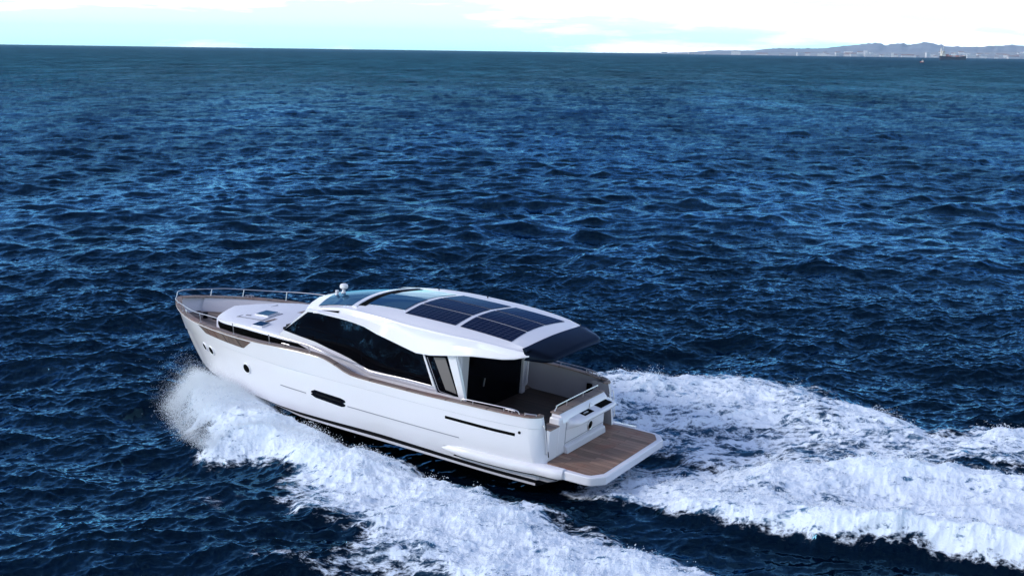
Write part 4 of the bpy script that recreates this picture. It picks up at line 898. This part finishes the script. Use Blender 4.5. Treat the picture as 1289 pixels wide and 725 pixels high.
spots = [(1030, 0, 0), (1037, 1, .8), (1043, 0, 0), (1049, 2, 0), (1055, 0, .6), (1061, 1, 0), (1066, 3, 1.5), (1071, 0, 0), (1076, 2, 0), (1081, 0, 0), (1085, 2, .3), (1089, 0, 0), (1093, 0, .2), (1034, 1, 2.5), (1050, 1, 2.2), (1063, 0, 2.6), (1078, 1, 2.4), (1092, 2, 0),
         (1106, 1, 0), (1111, 0, 0), (1119, 2, 0), (1123, 1, .4), (1138, 3, 0), (1150, 1, .2), (1163, 2, 0), (1168, 0, 1.0), (1173, 1, .4), (1218, 0, 0), (1222, 3, .6), (1228, 1, 2.5), (1233, 0, 0), (1238, 1, 3.6), (1244, 0, 4.2), (1250, 1, .2), (1256, 3, 3.4), (1262, 1, 1.6), (1269, 0, 5.0), (1276, 1, 2.0), (1280, 0, 4.4), (1284, 0, 4.6), (1286, 2, 4.2), (1271, 3, .4),
         (1012, 1, 0), (1004, 0, 0), (980, 1, 0), (955, 3, 0), (1205, 1, 4.2), (1212, 0, 3.6), (1196, 1, 2.6), (1180, 1, 4.4), (832, 0, 0), (846, 1, 0), (866, 0, 0), (884, 1, 0), (922, 0, 0)]
used = set()
for u, k, lift in spots:
    D = 11650 + lift * 140 + random.uniform(-40, 40); o = kinds[k] if k not in used else copy_tree(kinds[k]); used.add(k)
    o.location = (bearing(u) * D, D, lift / KF * D); o.rotation_euler.z = random.uniform(-.35, .35); s = random.uniform(1.0, 1.5) * (.6 if u < 910 else 1); o.scale = (s, s, s * random.uniform(.85, 1.2))
    tag(o, LB[k], 'building', 'white buildings along the far shore')
# tanker at anchor
M['ship_hull'] = mat('ship_dark_hull', (0.022, 0.022, 0.035), 0.6, noise=0.2, nscale=0.1)
M['ship_white'] = mat('ship_white_paint', (0.90, 0.85, 0.74), 0.6, noise=0.03, nscale=0.1)
M['ship_red'] = mat('ship_red_oxide', (0.62, 0.27, 0.19), 0.7, noise=0.2, nscale=0.1)
SD = 4650.0; ship = empty('tanker_ship', (bearing(1195) * SD, SD, 0), (0, 0, R(6))); ship.scale = (1.08, 1.1, 1.55)
tag(ship, 'small dark-hulled tanker with a white bridge at its stern, anchored before the hills', 'ship')
st = [(-46, 5.5, 8.6), (-44, 7.5, 8.3), (-30, 8, 7.4), (10, 8, 6.4), (30, 7.5, 6.8), (40, 5, 8.4), (46, 1.2, 9.6), (48, .1, 10)]
b = MB(); b.grid([[(x - .06 * (10 - 0), -w * .85, -2), (x, -w, z), (x, w, z), (x - .6, w * .85, -2)] for x, w, z in st], close=True, cap=True); hl = b.build('hull', M['ship_hull'], ship)
b = MB(); b.box((-43, -7, 8), (-28, 7, 11)); b.box((-42, -6.8, 11), (-30, 6.8, 14)); b.box((-41, -6.6, 14), (-31.5, 6.6, 17)); b.box((-40.5, -8.2, 17), (-32, 8.2, 20)); br_ = b.build('bridge', M['ship_white'], ship, smooth=0)
b = MB()
for z in (12, 15, 18.2): b.box((-31.6 if z > 14 else -29.9, -6, z), (-31.4 if z > 14 else -29.8, 6, z + 1)); b.box((-40, -6.9 if z < 18 else -8.3, z), (-33, -6.7 if z < 18 else -8.1, z + .9))
build_each(b, 'window', M['far_glass'], br_, smooth=0)
b = MB(); b.box((-46.0, -3, 8), (-40, 3, 10)); b.lathe([(2.6, 11), (2.4, 24), (2.0, 27)], (-43.0, 0, 0), 14); b.build('funnel', M['ship_white'], ship)
b = MB(); b.lathe([(.8, 20), (.5, 30), (.25, 36)], (-35.5, 0, 0), 8); b.box((-35.8, -3, 28), (-35.2, 3, 28.6)); b.build('radar_mast', M['ship_white'], ship)
b = MB()
for x, w in ((-21, 8), (-9, 5), (16, 7)): b.box((x - w / 2, -5, 6.5), (x + w / 2, 5, 12.5 if w == 8 else 10))
build_each(b, 'deck_tank', M['ship_red'], ship, smooth=0)
b = MB()
for x, h in ((4, 19), (24, 18)): b = MB(); b.lathe([(.9, 6), (.5, h)], (x, 0, 0), 8); b.tube([(x, 0, h - 6), (x + 9, 0, h - 2)], .35, 6); b.build('deck_crane', M['ship_white'], ship)
b = MB(); b.tube([(-26, 2, 8.6), (40, 2, 8.6)], .7, 6); b.tube([(-26, -2, 8.6), (40, -2, 8.6)], .7, 6); build_each(b, 'cargo_pipe', M['ship_red'], ship)
b = MB(); b.box((38, -4, 8), (44, 4, 11)); b.build('forecastle', M['ship_white'], ship, smooth=0)
# small white boat between the shore and the yacht
M['boat_red'] = mat('boat_red_paint', (0.45, 0.10, 0.07), 0.5, noise=0.1)
SB = 2150.0; bo = empty('small_boat', (bearing(1157) * SB, SB, 0), (0, 0, R(165)))
tag(bo, 'tiny white boat alone on the water left of the tanker', 'boat')
b = MB(); b.grid([[(x, -w * .7, -.4), (x, -w, z), (x, w, z), (x, w * .7, -.4)] for x, w, z in ((-3, 1.0, 1.0), (-1, 1.2, .95), (1.5, 1.1, 1.15), (3, .5, 1.4), (3.6, .05, 1.55))], close=True, cap=True); b.build('hull', M['boat_red'], bo)
b = MB(); b.prism([(-2.0, -.9, .9), (1.2, -.9, .9), (.7, -.9, 3.2), (-1.8, -.9, 3.2)], (0, 1.8, 0)); b.box((-2.1, -1.05, 3.2), (1.0, 1.05, 3.4)); cb_ = b.build('cabin', M['ship_white'], bo, smooth=0)
b = MB(); b.box((-1.5, -.93, 2.1), (.6, -.9, 2.9)); b.box((-1.5, .9, 2.1), (.6, .93, 2.9)); build_each(b, 'window', M['far_glass'], cb_, smooth=0)
b = MB(); b.tube([(-.5, 0, 3.4), (-.5, 0, 5.4)], .08, 6); b.build('mast', M['ship_white'], bo)
# sea air
hz = bpy.data.materials.new('sea_air'); hz.use_nodes = True; hn = hz.node_tree; hn.nodes.remove(hn.nodes['Principled BSDF'])
pv = hn.nodes.new('ShaderNodeVolumePrincipled'); pv.inputs['Color'].default_value = (.46, .74, 1.0, 1); pv.inputs['Density'].default_value = HAZE; pv.inputs['Anisotropy'].default_value = 0.2
hn.links.new(pv.outputs['Volume'], hn.nodes['Material Output'].inputs['Volume'])
b = MB(); b.box((-18500, -900, -7.5), (18500, 19000, 300)); ho = b.build('haze', hz, smooth=0); tag(ho, 'thin pale sea air', kind='stuff')
